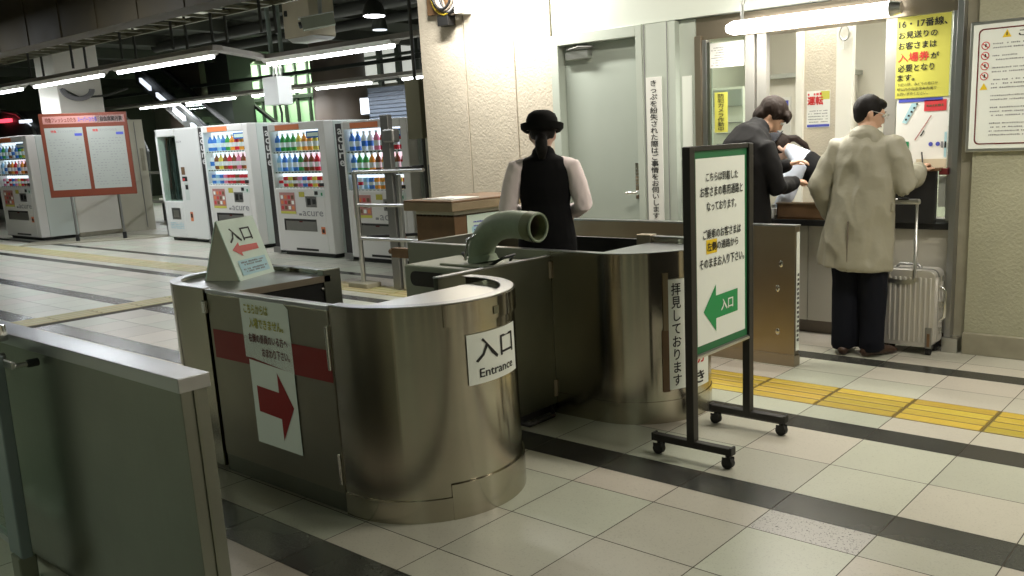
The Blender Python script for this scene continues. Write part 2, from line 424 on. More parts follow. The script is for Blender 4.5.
# ================================================================== SETTING
# floor: every tile its own island, grout a hair lower
TP = .4325
mb = MB()
mb.box(-34, 3.2, -2.6, 17.2, -.06, -.0025, 'grout')
rows = []      # (y0, y1, kind)
y = 1.661
rows += [(1.661, 1.868, 'd'), (1.868, 2.073, 't'), (2.073, 2.482, 't'), (2.482, 2.881, 't'), (2.881, 3.079, 't'), (3.079, 3.284, 'd'),
         (3.284, 3.67, 't'), (3.67, 4.07, 't'), (4.07, 4.259, 'd'), (4.259, 4.47, 't'), (4.47, 4.851, 'y'), (4.851, 5.13, 't'), (5.13, 5.416, 't'),
         (5.416, 5.574, 'd'), (5.574, 5.75, 't'), (5.75, 6.15, 'f'), (6.15, 6.52, 't'), (6.52, 6.66, 'd')]
yy = 1.661
while yy > -2.5: rows.append((yy-.4, yy, 't')); yy -= .4
yy = 6.66
while yy < 17: rows.append((yy, yy+.41, 't')); yy += .41
g = .0022
i0, i1 = -75, 9
for (a, b, kd) in rows:
    for i in range(i0, i1):
        x0 = -1.098+TP*i; x1 = x0+TP
        if x1 > 3.1: continue
        m = {'d': 'tile_dark'}.get(kd, 'tile')
        if kd == 't' and abs(a-2.881) < .01 and i == -1: m = 'tile_speckled'
        if kd == 'y' and x0 > -3.3: continue
        if kd == 'f' and x0 < -6.9: continue
        if -9.5 < (x0+x1)/2 < -9.0 and a < 5.7 and kd != 'f': continue      # crossing tactile line
        mb.quadgrid(lambda u, v: (u, v, 0), (x0+g, x1-g), (a+g, b-g), m)
struct(mb.build('floor'), 'pale speckled stone floor tiles with dark stripes')

def tactile(n, cells, m, alongx, nb=5):
    mb = MB()
    for (x0, x1, y0, y1) in cells:
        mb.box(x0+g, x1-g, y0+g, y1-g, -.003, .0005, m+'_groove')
        if nb:
            for k in range(nb):
                if alongx:
                    c = y0+(y1-y0)*(k+.5)/nb; h = (y1-y0)/nb*.40
                    mb.prism([(c-h, .0), (c+h, .0), (c+h*.8, .005), (c-h*.8, .005)], 'x', x0+.012, x1-.012, m)
                else:
                    c = x0+(x1-x0)*(k+.5)/nb; h = (x1-x0)/nb*.30
                    mb.prism([(c-h, .0), (c+h, .0), (c+h*.6, .005), (c-h*.6, .005)], 'y', y0+.012, y1-.012, m)
    return struct(mb.build('trim_%d' % n), 'yellow ribbed tactile paving strip')
X0 = -1.098
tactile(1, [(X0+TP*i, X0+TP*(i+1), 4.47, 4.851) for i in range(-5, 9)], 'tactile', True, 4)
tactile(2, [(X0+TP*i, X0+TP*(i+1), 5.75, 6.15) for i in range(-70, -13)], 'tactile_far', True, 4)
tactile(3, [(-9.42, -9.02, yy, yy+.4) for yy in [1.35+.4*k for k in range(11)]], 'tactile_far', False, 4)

# --- left textured pillar wall with vertical joints, return side
WY = 6.03
mb = MB()
for x0, x1 in ((-6.66, -6.080), (-6.062, -5.465), (-5.450, -5.042)):
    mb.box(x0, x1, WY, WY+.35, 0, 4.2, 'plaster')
mb.box(-6.65, -5.04, WY+.012, WY+.34, 0, 4.2, 'stone_base')
struct(mb.build('wall_left'), 'cream rough plaster wall with vertical joints')
mb = MB(); mb.box(-6.66, -5.03, WY-.02, WY+.01, 0, .12, 'stone_base'); struct(mb.build('baseboard_left'))
# pale painted wall over the door and window, posts
mb = MB()
mb.box(-5.022, -1.70, WY+.005, WY+.30, 2.336, 4.2, 'wall_paint')
mb.box(-4.10, -3.80, WY-.01, WY+.30, 0, 2.33, 'frame_paint')
mb.box(-4.085, -4.08, WY-.014, WY-.01, 0, 2.33, 'grey_ink')
mb.box(-3.875, -3.87, WY-.014, WY-.01, 0, 2.33, 'grey_ink')
mb.box(-3.80, -3.655, WY+.05, WY+.30, 0, 2.33, 'frame_paint')
struct(mb.build('wall_back'), 'pale green painted wall with steel post')
mb = MB(); mb.box(-3.775, -3.69, WY+.044, WY+.052, .95, 1.92, 'white_sheet')
tag(mb.build('notice_strip'), 'blank tall white strip fixed on the jamb left of the ticket window', 'notice')
# door
mb = MB()
mb.box(-5.03, -4.95, WY-.02, WY+.20, 0, 2.335, 'frame_paint'); mb.box(-4.16, -4.101, WY-.02, WY+.20, 0, 2.335, 'frame_paint')
mb.box(-4.95, -4.16, WY-.02, WY+.20, 2.25, 2.335, 'frame_paint')
dr = struct(mb.build('door_1', bevel=.004), 'pale green steel door with closer and lever handle')
mb = MB(); mb.box(-4.95, -4.16, WY+.07, WY+.11, .01, 2.25, 'door_paint'); dl = mb.build('door_leaf', dr, bevel=.003)
mb = MB(); mb.box(-4.90, -4.66, WY+.015, WY+.075, 2.13, 2.20, 'alu'); mb.box(-4.88, -4.60, WY+.0, WY+.02, 2.205, 2.225, 'alu_dark')
mb.tube([(-4.86, WY+.01, 2.21), (-4.72, WY-.04, 2.22), (-4.60, WY+.01, 2.215)], .008, 'alu_dark', 8)
mb.build('door_closer', dl, bevel=.006)
mb = MB(); mb.box(-4.235, -4.185, WY+.045, WY+.07, .98, 1.27, 'chrome')
for k in range(6):
    for q in range(2): mb.ball((-4.222+q*.022, WY+.043, 1.22-k*.026), .006, 'alu_dark', 8, 4)
mb.tube([(-4.21, WY+.07, 1.03), (-4.21, WY+.01, 1.03), (-4.245, WY-.005, 1.03), (-4.30, WY-.005, 1.03)], .012, 'chrome', 10)
mb.ball((-4.21, WY+.03, 1.03), (.02, .02, .02), 'chrome')
mb.build('door_handle', dl, smooth=40)
# vertical notice on the post
mb = MB(); mb.box(-4.07, -3.925, WY-.017, WY-.0105, .80, 1.93, 'white_paper')
fn = flat((0, WY-.017, 0), (1, 0, 0), (0, 0, 1))
mb.text('\n'.join('きっぷを紛失された際はご事情をお伺いします'), fn, -4.035, -3.965, .83, 1.905, 'ink', .012)
tag(mb.build('notice_strip'), 'tall white strip of vertical black lettering on the post right of the door', 'notice')

# ticket window opening
mb = MB()
mb.box(-3.655, -1.70, WY+.06, WY+.24, 2.17, 2.33, 'steel_brown')
mb.box(-3.655, -3.60, WY+.03, WY+.12, .86, 2.20, 'steel_brown'); mb.box(-3.60, -3.565, WY+.05, WY+.10, .86, 2.17, 'steel_rim')
mb.box(-3.565, -3.54, WY+.06, WY+.09, .88, 2.15, 'steel_dark')
for x0, x1 in ((-3.24, -3.165), (-3.145, -3.07), (-2.21, -2.13)): mb.box(x0, x1, WY+.05, WY+.11, .86, 2.17, 'frame_steel')
mb.box(-1.785, -1.75, WY+.04, WY+.12, .86, 2.17, 'steel_rim')
mb.box(-3.655, -1.70, WY+.06, WY+.16, .83, .87, 'alu_dark')
wn = struct(mb.build('window_1', bevel=.003), 'steel framed ticket office window')
for x0, x1 in ((-3.54, -3.24), (-2.13, -1.785)):
    mb = MB(); mb.box(x0, x1, WY+.078, WY+.083, .88, 2.17, 'glass'); mb.build('pane', wn)
# office interior shell
mb = MB()
mb.box(-4.4, -1.2, 8.4, 8.5, 0, 2.9, 'office_wall'); mb.box(-4.5, -4.4, WY+.3, 8.5, 0, 2.9, 'office_wall'); mb.box(-1.2, -1.1, WY+.3, 8.5, 0, 2.9, 'office_wall')
mb.box(-4.5, -1.1, WY+.3, 8.5, 2.75, 2.85, 'office_wall')
struct(mb.build('wall_office'), 'bright cream ticket office interior')
# counter front below the window
mb = MB()
for x0, x1 in ((-3.80, -3.30), (-3.294, -2.745), (-2.739, -2.24), (-2.234, -1.72)): mb.box(x0, x1, WY+.07, WY+.17, .10, .80, 'counter_panel')
mb.box(-3.80, -1.72, WY+.12, WY+.18, 0, .12, 'kick')
mb.box(-3.80, -1.72, WY+.09, WY+.18, .10, .80, 'kick')
struct(mb.build('trim_4', bevel=.003), 'pale panels of the ticket counter front')
mb = MB(); mb.box(-3.64, -1.75, WY+.02, WY+.22, .801, .845, 'black')
tag(mb.build('service_counter', bevel=.004), 'long dark counter top under the ticket window', 'counter')

# right textured wall with frame and baseboard
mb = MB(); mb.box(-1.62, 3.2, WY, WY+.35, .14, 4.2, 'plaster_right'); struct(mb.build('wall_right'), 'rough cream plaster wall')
mb = MB(); mb.box(-1.62, 3.2, WY-.035, WY+.3, 0, .14, 'stone_base')
struct(mb.build('baseboard_right', bevel=.004))
mb = MB(); mb.box(-1.74, -1.70, WY-.03, WY+.3, .10, 2.35, 'steel_rim'); mb.box(-1.70, -1.62, WY+.04, WY+.3, 0, 4.2, 'stone_base')
mb.box(-1.745, -1.645, WY-.05, WY+.05, 0, .10, 'alu'); struct(mb.build('trim_5', bevel=.003), 'metal door rail at the wall corner')

# ceiling slab, concourse beyond
mb = MB(); mb.box(-34, 3.2, -2.6, 17.2, 4.2, 4.35, 'ceiling_dark')
for x in range(-33, 3, 3): mb.box(x, x+.25, 6.5, 17.2, 3.95, 4.2, 'ceiling_dark')
for x0 in (-19.9, -17.6, -15.2, -12.6): mb.box(x0, x0+1.7, 9.0, 10.0, 4.10, 4.15, 'pale_glow')
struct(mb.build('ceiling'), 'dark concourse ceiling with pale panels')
mb = MB(); mb.box(-34, 3.2, 17.0, 17.2, 0, 4.2, 'concrete'); mb.box(-34, -33.8, -2.6, 17.2, 0, 4.2, 'ceiling_dark')
struct(mb.build('wall_far'), 'dark far wall of the concourse')
mb = MB()
mb.box(-20, -6.3, 5.55, 5.85, 3.12, 4.2, 'fascia')
x = -20
while x < -6.4: mb.box(x, x+.10, 5.535, 5.56, 3.12, 4.2, 'fascia'); x += 1.1
struct(mb.build('trim_6'), 'brown ribbed fascia beam')
# unseen hall side behind the gate; pale piers added to band the steel's reflections
mb = MB(); mb.box(-34, 3.4, -2.8, -2.6, 0, 4.2, 'steel_hall'); 
for x, w_ in ((-12.5, .7), (-10.4, .25), (-8.6, .7), (-6.9, .2), (-6.2, .2), (-4.8, .5), (-3.3, .2), (-1.4, .6), (0.4, .2), (2.2, .7)): mb.box(x, x+w_, -2.6, -2.3, 0, 4.2, 'reflect_pier')
struct(mb.build('wall_front'), 'unseen near side of the hall, dark bays and pale piers added for reflections')
mb = MB(); mb.box(3.2, 3.4, -2.8, 6.4, 0, 4.2, 'hall_dark')  # unseen side wall; its piers are added bands for the steel to reflect
for y, w_ in ((-1.6, .5), (-.2, .2), (.9, .2), (1.9, .6), (3.1, .15), (4.0, .3), (5.2, .5)): mb.box(3.0, 3.2, y, y+w_, 0, 4.2, 'reflect_pier')
struct(mb.build('wall_side'), 'unseen dark wall closing the passage, pale piers added for reflections')
# jamb clutter at the pillar's left edge
mb = MB()
mb.box(-7.16, -6.9, 6.5, 6.9, 0, 4.2, 'pipe_dark')
struct(mb.build('trim_7'), 'dark steel column behind the pillar wall')
# green lit glazed wall far behind, with mullions
mb = MB()
mb.box(-29, -20.4, 15.9, 16.0, .0, 4.2, 'green_panel')
x = -29
while x < -20.4: mb.box(x, x+.07, 15.82, 15.9, 0, 4.2, 'mullion'); x += .60
for z in (1.2, 2.95, 3.6): mb.box(-29, -20.4, 15.80, 15.9, z, z+.10, 'mullion')
struct(mb.build('window_2'), 'tall green lit glazed wall with black mullions')
mb = MB()
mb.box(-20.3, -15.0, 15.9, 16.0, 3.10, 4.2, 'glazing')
x = -20.3
while x < -15: mb.box(x, x+.12, 15.5, 15.6, 3.0, 4.2, 'mullion'); mb.box(x+.35, x+.38, 15.8, 15.88, 3.1, 4.2, 'mullion'); x += .74
for z in (3.12, 3.7): mb.box(-20.3, -15, 15.48, 15.62, z, z+.07, 'mullion')
struct(mb.build('window_3'), 'high glazing with black bars')

# ================================================================== COLUMNS, FAR BACKGROUND
mb = MB(); mb.lathe([(.66, 0), (.66, 4.2)], 'column_brown', 28, c=(-18.75, 14.2, 0))
struct(mb.build('column', smooth=40), 'round brown column behind the vending machines')
mb = MB(); mb.box(-26.9, -24.9, 14.0, 14.8, 0, 4.2, 'column_brown'); struct(mb.build('column'), 'broad square brown column')
mb = MB(); mb.box(-24.4, -23.2, 13.9, 14.6, 0, 4.2, 'pipe_dark'); struct(mb.build('column'), 'dark narrow column')
mb = MB(); mb.box(-19.3, -18.42, 7.46, 8.28, 0, 4.2, 'white_col'); mb.box(-19.32, -18.40, 7.45, 8.29, 0, .08, 'stone_base')
struct(mb.build('column', bevel=.01), 'white square column behind the notice board')
# ceiling beams crossing the far hall
mb = MB(); mb.box(-30, -7.3, 12.95, 13.1, 2.90, 3.0, 'housing')
mb.box(-30, -7.3, 13.5, 13.6, 3.30, 3.38, 'mullion'); struct(mb.build('trim_8'), 'long grey raceway of the far lamp row')

mb = MB()
mb.box(-17.3, -14.6, 13.9, 14.1, 2.05, 2.82, 'bluegrey')
for k in range(8): mb.box(-17.3, -14.6, 13.87, 13.9, 2.07+k*.09, 2.075+k*.09, 'black')
mb.box(-15.9, -15.88, 13.86, 13.9, 2.05, 2.82, 'black')
tag(mb.build('shutter_box'), 'blue-grey roller shutter box hanging over the right end of the vending row', 'shutter')
mb = MB(); mb.box(-17.75, -17.40, 14.0, 14.06, 2.25, 2.62, 'vend_lit'); mb.box(-17.78, -17.37, 14.06, 14.12, 2.22, 2.65, 'black')
tag(mb.build('lit_sign'), 'small pale lit panel at the left end of the blue-grey shutter box', 'sign')

# escalator: inclined truss, balustrades, handrails
E_ = thing('escalator', 'dark escalator with glass sides descending behind the vending machines', 'escalator', (-23.5, 14.0, 0))
def slope(z0, z1, y0, y1, m, name, sec=None):
    mb = MB(); xa, za, xb, zb = -27.1, 4.15, -20.0, 0.32
    mb.prism([(xa, za+z0), (xb, zb+z0), (xb, zb+z1), (xa, za+z1)], 'y', y0, y1, m)
    return mb.build(name, E_)
slope(-.55, 0, 13.2, 14.6, 'pipe_dark', 'truss')
for y in (13.15, 14.6):
    slope(.0, .10, y, y+.05, 'steel_rim', 'skirt'); slope(.10, .62, y+.02, y+.03, 'glass', 'glass_side'); slope(.62, .72, y-.02, y+.08, 'black_rubber', 'handrail')
for k in range(7):
    mb = MB(); x = -26.6+k*.86; z = 4.15-(x+27.1)*.54
    mb.prism([(x, z-.28), (x+.5, z-.55), (x+.5, z-.43), (x, z-.16)], 'y', 13.06, 13.14, 'vend_lit'); mb.build('lamp', E_)
mb = MB()
for k in range(20):
    x = -27.0+k*.33; z = 4.13-(x+27.1)*.54; mb.box(x, x+.33, 13.25, 14.55, z-.2, z, 'steel_dark')
mb.build('step', E_)['kind'] = 'stuff'

# far clutter on the left: dark train-like body with a red lamp
t = thing('rail_car', 'dark rounded rail car with red lamp at the far left edge', 'train', (-23.8, 8.6, 0))
mb = MB(); mb.prism([(-27, .3), (-22.5, .3), (-22.3, 1.6), (-22.7, 2.25), (-23.6, 2.65), (-27, 2.75)], 'y', 8.6, 11, 'pipe_dark'); mb.build('body', t, bevel=.08)
mb = MB(); mb.tube([(-24.6, 8.55, 2.72), (-23.6, 8.55, 2.60), (-22.8, 8.55, 2.25), (-22.35, 8.55, 1.6)], .035, 'alu', 8); mb.build('trim_line', t)
mb = MB(); mb.box(-24.55, -24.0, 8.5, 8.6, 2.42, 2.50, 'red_lamp'); mb.build('lamp', t)
mb = MB(); mb.box(-23.35, -22.85, 8.5, 8.6, 2.36, 2.43, 'vend_lit'); mb.build('headlamp', t)

# guard rail beyond the white machine
t = thing('guard_rail', 'grey steel guard rail left of the glass-fronted vending machine', 'railing', (-17.2, 9.1, 0))
for x in (-19.2, -18.1, -17.0):
    mb = MB(); mb.tube([(x, 9.1, 0), (x, 9.1, 1.15)], .035, 'alu_dark', 8); mb.build('post', t)
for z in (1.15, .55):
    mb = MB(); mb.tube([(-19.6, 9.1, z), (-15.6, 9.1, z)], .03, 'alu_dark', 8); mb.build('rail', t)
mb = MB(); mb.box(-20.5, -15.6, 10.2, 10.6, .0, .42, 'pipe_dark'); mb.box(-20.5, -15.6, 10.15, 10.65, .42, .52, 'pale_glow')  # coping takes the same painted-in glow as the ceiling panels
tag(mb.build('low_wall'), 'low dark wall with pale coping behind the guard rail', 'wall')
mb = MB(); mb.box(-19.2, -18.42, 8.31, 8.98, 0, 2.22, 'cabinet_beige'); mb.box(-18.42, -18.405, 8.80, 8.81, .05, 2.18, 'grey_ink')
mb.box(-18.42, -18.40, 8.86, 8.93, 1.2, 1.65, 'stone_base')
tag(mb.build('cabinet', bevel=.01), 'tall beige steel cabinet against the white column behind the notice board', 'cabinet')

# ------------------------------------------------------------------ fluorescent rows
def tube_row(name, segs, y, z, hx0, hx1, label, group, hous='housing'):
    mb = MB(); mb.prism([(y-.08, z+.05), (y+.08, z+.05), (y+.07, z+.12), (y-.07, z+.12)], 'x', hx0, hx1, hous)
    h = tag(mb.build('lamp_raceway'), label+' long metal raceway', 'lighting')
    for i, (a, b) in enumerate(segs):
        t = thing('tube_lamp', label+' lit white fluorescent tube, %s' % ('first from the left', 'second from the left', 'third from the left', 'fourth from the left', 'fifth from the left')[i], 'lamp', (a, y, z), group)
        mb = MB(); mb.prism([(y-.10, z+.055), (y+.10, z+.055), (y+.05, z+.0), (y-.05, z+.0)], 'x', a-.04, b+.04, 'housing_white'); mb.build('fitting', t)
        mb = MB(); mb.tube([(a, y, z-.02), (b, y, z-.02)], .028, 'tube', 10); mb.build('tube', t, smooth=60)
tube_row('a', [(-21.4, -18.7), (-18.1, -15.35), (-14.8, -11.95)], 6.95, 2.83, -23, -11.8, 'nearer lamp row over the notice board:', 'tubes of the lamp row over the notice board')
tube_row('b', [(-12.7, -9.70)], 8.30, 2.83, -12.9, -7.0, 'lamp row over the right-hand vending machines:', 'tubes over the right-hand vending machines')
tube_row('c', [(-26.2, -24.0), (-23.6, -21.2), (-20.4, -18.4), (-17.75, -15.8), (-14.75, -12.7)], 12.8, 2.85, -28, -12, 'far lamp row behind the vending machines:', 'tubes of the far lamp row')
mb = MB(); mb.box(-.08, .08, -.76, .76, 0, .07, 'housing'); o = mb.build('raceway_bend'); 
o.location = (-12.33, 7.62, 2.885); o.rotation_euler = (0, 0, math.radians(32)); tag(o, 'short bend joining the two brown lamp raceways', 'lighting')
# overhead lamps near the gate (above the photograph's edge)
for x, y, z, p in L_CEIL:
    t = thing('ceiling_lamp', 'white ceiling lamp above the ticket gate', 'lamp', (x, y, z), 'ceiling lamps above the gate')
    mb = MB(); mb.prism([(y-.10, z+.02), (y+.10, z+.02), (y+.06, z+.10), (y-.06, z+.10)], 'x', x-.66, x+.66, 'housing_white'); mb.build('fitting', t)
    mb = MB()
    for dx in (-.5, .5): mb.tube([(x+dx, y, z+.1), (x+dx, y, 4.2)], .01, 'alu_dark', 6)
    mb.build('hanger', t)
for n_, (x, y, z, wd, where) in enumerate([(-9.5, -1.4, 3.3, 1.3, 'hall'), (-5.2, -1.4, 3.3, 1.3, 'hall'), (-.4, -1.4, 3.3, 1.3, 'hall'), (-16, 4.4, 3.58, 2.3, 'concourse'), (-11, 4.4, 3.58, 2.3, 'concourse')]):  # housings made up for the added hall and concourse lights
    t = thing('ceiling_lamp', 'added white ceiling lamp, out of view, over the open '+where+' floor', 'lamp', (x, y, z), 'added ceiling lamps over the '+where)
    mb = MB(); mb.prism([(y-.10, z+.02), (y+.10, z+.02), (y+.06, z+.10), (y-.06, z+.10)], 'x', x-wd/2, x+wd/2, 'housing_white'); mb.build('fitting', t)
    for dx in (-.5, .5): mb = MB(); mb.tube([(x+dx, y, z+.1), (x+dx, y, 4.2)], .01, 'alu_dark', 6); mb.build('hanger', t)
t = thing('wall_lamp', 'bare tube lamp high on the cream pillar wall', 'lamp', (-5.5, 5.64, 3.06))
mb = MB(); mb.box(-6.15, -4.85, 5.58, 5.68, 3.07, 3.15, 'housing_white'); mb.box(-5.55, -5.45, 5.66, WY, 3.09, 3.15, 'housing_white'); mb.build('fitting', t)

# cable tray, hangers, pipes, box, camera, pendants
t = thing('cable_tray', 'rusty ladder cable tray hanging under the ceiling at top left', 'cable tray', (-14, 6.6, 3.38))
mb = MB()
for y in (6.14, 7.15): mb = MB(); mb.box(-20, -9.2, y, y+.05, 3.36, 3.44, 'tray_steel'); mb.build('side_rail', t)
mb = MB(); x = -19.8
while x < -9.3: mb.box(x, x+.07, 6.16, 7.18, 3.37, 3.41, 'tray_steel'); x += .5
mb.build('rung', t)['kind'] = 'stuff'
mb = MB()
for y, r in ((6.35, .04), (6.52, .03)):
    mb.tube([(-20+i*.9, y+.03*math.sin(i*1.3), 3.43+.01*math.sin(i)) for i in range(12)], r, 'pipe_dark', 8)
mb.build('cable', t)['kind'] = 'stuff'
for x in (-18.2, -16.4, -14.6, -13.0, -11.9, -10.7):
    for y, wh in ((6.95, 'near'), (7.17, 'far')):
        mb = MB(); mb.tube([(x, y, 3.0), (x, y, 4.2)], .02, 'pipe_dark', 6)
        tag(mb.build('hanger_rod'), 'thin dark hanger rod holding the cable tray and lamps', 'rod', 'hanger rods of the cable tray')
for y, z, r in ((10.8, 3.95, .12), (11.4, 3.8, .10)):
    mb = MB(); mb.tube([(-21, y, z), (-8, y, z)], r, 'pipe_dark', 12); tag(mb.build('ceiling_pipe', smooth=40), 'thick dark pipe running under the ceiling behind the lamps', 'pipe', 'pipes under the ceiling')
for x in (-12.55, -12.28):
    mb = MB(); mb.tube([(x, 8.28, 2.95), (x-.01, 8.28, 4.2)], .035, 'pipe_green', 10)
    tag(mb.build('conduit', smooth=40), 'slim pale conduit running up from the small white box', 'pipe', 'pair of conduits above the white box')
t = thing('ceiling_unit', 'large beige box with white underside hanging at the top edge', 'equipment box', (-11.7, 8.6, 3.12))
mb = MB(); mb.box(-12.18, -11.52, 8.3, 8.75, 3.14, 4.2, 'beige'); mb.build('casing', t, bevel=.01)
mb = MB(); mb.prism([(8.32, 3.13), (8.73, 3.13), (8.65, 3.08), (8.4, 3.08)], 'x', -12.14, -11.50, 'vend_white'); mb.build('underside', t)
mb = MB(); mb.box(-12.10, -12.06, 8.27, 8.30, 3.45, 3.53, 'black'); mb.build('latch', t)
t = thing('security_camera', 'beige security camera beside the large hanging box', 'camera', (-11.3, 8.25, 3.2))
Mc = Matrix.Translation((-11.05, 8.15, 3.26)) @ Matrix.Rotation(math.radians(-35), 4, 'Z') @ Matrix.Rotation(math.radians(10), 4, 'X') @ Matrix.Scale(1.35, 4)
mb = MB(); mb.box(-.07, .07, -.20, .14, -.06, .06, 'device', M=Mc); mb.box(-.08, .08, -.22, .15, .06, .07, 'alu', M=Mc); mb.build('housing', t, bevel=.01)
mb = MB(); mb.tube([Mc @ Vector((0, -.20, 0)), Mc @ Vector((0, -.23, 0))], .045, 'black', 16); mb.tube([Mc @ Vector((0, -.23, 0)), Mc @ Vector((0, -.235, 0))], .02, 'alu', 12); mb.build('lens', t)
mb = MB(); mb.tube([(-11.05, 8.15, 3.33), (-11.10, 8.2, 3.6), (-11.10, 8.2, 4.19)], .03, 'vend_white', 8); mb.build('bracket', t)
t = thing('junction_box', 'small white electrical box hanging with cables over the vending machines', 'electrical box', (-12.5, 8.28, 2.2))
mb = MB(); mb.box(-12.68, -12.28, 8.15, 8.40, 2.18, 2.60, 'vend_white'); mb.build('casing', t, bevel=.01)
mb = MB()
for x in (-12.55, -12.45, -12.36):
    mb = MB(); mb.tube([(x, 8.28, 2.6), (x+.03, 8.28, 2.72), (x-.02, 8.28, 2.80)], .018, 'alu', 6)
    if x < -12.4: mb.build('cable', t)
mb.build('cable', t); mb = MB()
for x in (-12.475,): mb.tube([(x, 8.28, 2.18), (x+.04, 8.28, 2.05), (x-.02, 8.3, 1.86)], .018, 'pipe_dark', 6)
mb.build('cable', t)
for i, (x, y, z, r, lb) in enumerate(((-10.9, 9.0, 3.38, .17, 'near'), (-12.0, 10.0, 3.36, .13, 'far'))):
    t = thing('pendant_lamp', ('upper' if i == 0 else 'lower')+' round dark pendant lamp with a lit disc near the top edge', 'lamp', (x, y, z))
    mb = MB(); mb.lathe([(r, 0), (r, .04), (r*.8, .16), (r*.35, .24), (r*.3, .34)], 'pipe_dark', 20, c=(x, y, z)); mb.build('shade', t, smooth=50)
    mb = MB(); mb.lathe([(r*.9, -.01), (r*.9, .02)], 'vend_lit' if i else 'tube', 20, c=(x, y, z)); mb.build('diffuser', t)
    mb = MB(); mb.tube([(x, y, z+.34), (x, y, 4.2)], .02, 'pipe_dark', 6); mb.build('stem', t)
t = thing('cable_loop', 'coil of grey cable hanging on the white column under the lamp row', 'cable', (-18.33, 7.78, 2.58))
mb = MB()
for k in range(3):
    mb.tube([(-18.33, 7.78+(.30-.03*k)*math.cos(a), 2.80-(.20-.02*k)*math.sin(a)) for a in [PI*i/14 for i in range(15)]], .025, 'grey_ink', 8)
mb.tube([(-18.33, 7.5, 2.80), (-18.33, 7.8, 2.64), (-18.33, 8.3, 2.68), (-18.23, 8.7, 2.82)], .02, 'pipe_dark', 8)
mb.build('loop', t, smooth=60)
# electrical box with coloured cables at the top of the pillar wall
t = thing('wall_switch_box', 'white box with looped yellow and dark cables at the top of the pillar wall', 'electrical box', (-6.1, 5.95, 2.6))
mb = MB(); mb.box(-6.02, -5.95, 5.88, WY, 2.62, 3.0, 'vend_white'); mb.build('casing', t, bevel=.006)
mb = MB(); mb.tube([(-6.36+.16*(1-math.cos(a)), 5.93, 2.84-.20*math.sin(a)) for a in [PI*i/14 for i in range(15)]], .011, 'cable_yellow', 8); mb.build('yellow_cable', t, smooth=60, label='yellow cable')
for k in range(5):
    mb = MB(); mb.tube([(-6.32+.02*k+.13*(1-math.cos(a)), 5.90+.012*k, 2.85-(.17+.012*k)*math.sin(a)) for a in [PI*i/12 for i in range(13)]], .012, ('black', 'kick', 'grey_ink')[k % 3], 8); mb.build('cable', t, smooth=60)
mb = MB(); mb.box(-6.30, -6.16, 5.93, WY, 2.545, 2.64, 'black'); mb.box(-6.48, -6.1, 5.98, WY, 2.66, 3.0, 'wood'); mb.build('terminal_block', t, bevel=.004)
# vertical conduits and box left of the pillar
t = thing('switch_panel', 'dark narrow metal panel with conduit on the column left of the pillar wall', 'electrical box', (-7.2, 6.45, 1.2))
mb = MB(); mb.box(-7.34, -7.12, 6.38, 6.5, 1.55, 2.15, 'tray_steel'); mb.build('casing', t, bevel=.006)
mb = MB(); mb.tube([(-7.24, 6.44, 2.15), (-7.24, 6.44, 4.2)], .018, 'pipe_dark', 8); mb.tube([(-7.18, 6.44, .0), (-7.18, 6.44, 1.55)], .02, 'pipe_dark', 8); mb.build('conduit', t)

# ================================================================== NEAR TICKET BOOTH
HB = .885
t = thing('ticket_booth', 'near stainless steel ticket booth with rounded ends and an Entrance sign on its curved end', 'ticket booth', (-3.3, 2.45, 0))
B1 = t
RC = (-2.90, 2.50, .415)   # right end circle
LC = (-4.12, 2.41, .335)
def arc_fn(cx, cy, r):     # u = arc length from the -Y direction towards +X, v = height
    return lambda u, v: (cx+r*math.sin(u/r), cy-r*math.cos(u/r), v)
# right end
pr = [(-2.955, RC[1]-RC[2])]+arc(RC[0], RC[1], RC[2], -90, 90, 30)+[(-2.99, RC[1]+RC[2])]
mb = MB(); mb.wall(pr, .035, .02, HB, 'steel'); re_ = mb.build('rounded_end', t, smooth=35)
mb = MB(); mb.wall([(p[0], p[1]) for p in pr], .055, HB, HB+.004, 'steel_rim')
mb.build('rim', t, smooth=35)
mb = MB()
inner = arc(RC[0], RC[1], RC[2]-.035, -90, 90, 24)
ri = MB(); pts = [(-2.93, RC[1]-RC[2]+.035)]+inner+[(-2.93, RC[1]+RC[2]-.035)]
mb.prism(pts, 'z', .852, .860, 'alu'); mb.wall([(-2.93, RC[1]+RC[2]-.04), (-2.93, RC[1]-RC[2]+.04)], .01, .80, .858, 'steel')
mb.build('shelf', t, smooth=35)
# applied bands: upper cover band on the right flank and kick plate
mb = MB(); r2 = RC[2]+.004; fn = arc_fn(RC[0], RC[1], r2)
mb.wall(arc(RC[0], RC[1], r2+.004, -28, 88, 20), .006, .795, HB-.002, 'steel'); mb.build('cover_band', re_, smooth=35)
mb = MB(); mb.wall(arc(RC[0], RC[1], r2+.006, -30, 88, 20), .008, .0, .15, 'steel')
mb.wall([(-2.955, RC[1]-RC[2]-.006)]+arc(RC[0], RC[1], r2+.003, -90, -30, 10), .006, 0, .095, 'steel'); mb.build('kick_plate', t, smooth=35)
mb = MB(); fn9 = arc_fn(RC[0], RC[1], r2+.0075)
mb.quadgrid(fn9, [.70+.008*i for i in range(5)], (.815, .845), 'steel_dark'); mb.build('lock_plate', re_)
# entrance sign wrapped on the curve
mb = MB(); fs = arc_fn(RC[0], RC[1], RC[2]+.006); fi = arc_fn(RC[0], RC[1], RC[2]+.0075)
u0, u1 = .545, .862; v0, v1 = .545, .752
mb.quadgrid(fs, [u0+(u1-u0)*i/16 for i in range(17)], (v0, v1), 'white_sheet')
for a, b in (((u0), (u1)),):
    mb.text('入口', fi, u0+.040, u1-.035, .635, .728, 'ink', .008)
    mb.text('Entrance', fi, u0+.055, u1-.045, .570, .606, 'ink', .008)
mb.build('entrance_sign', re_, smooth=60, label='white curved sign reading Entrance')
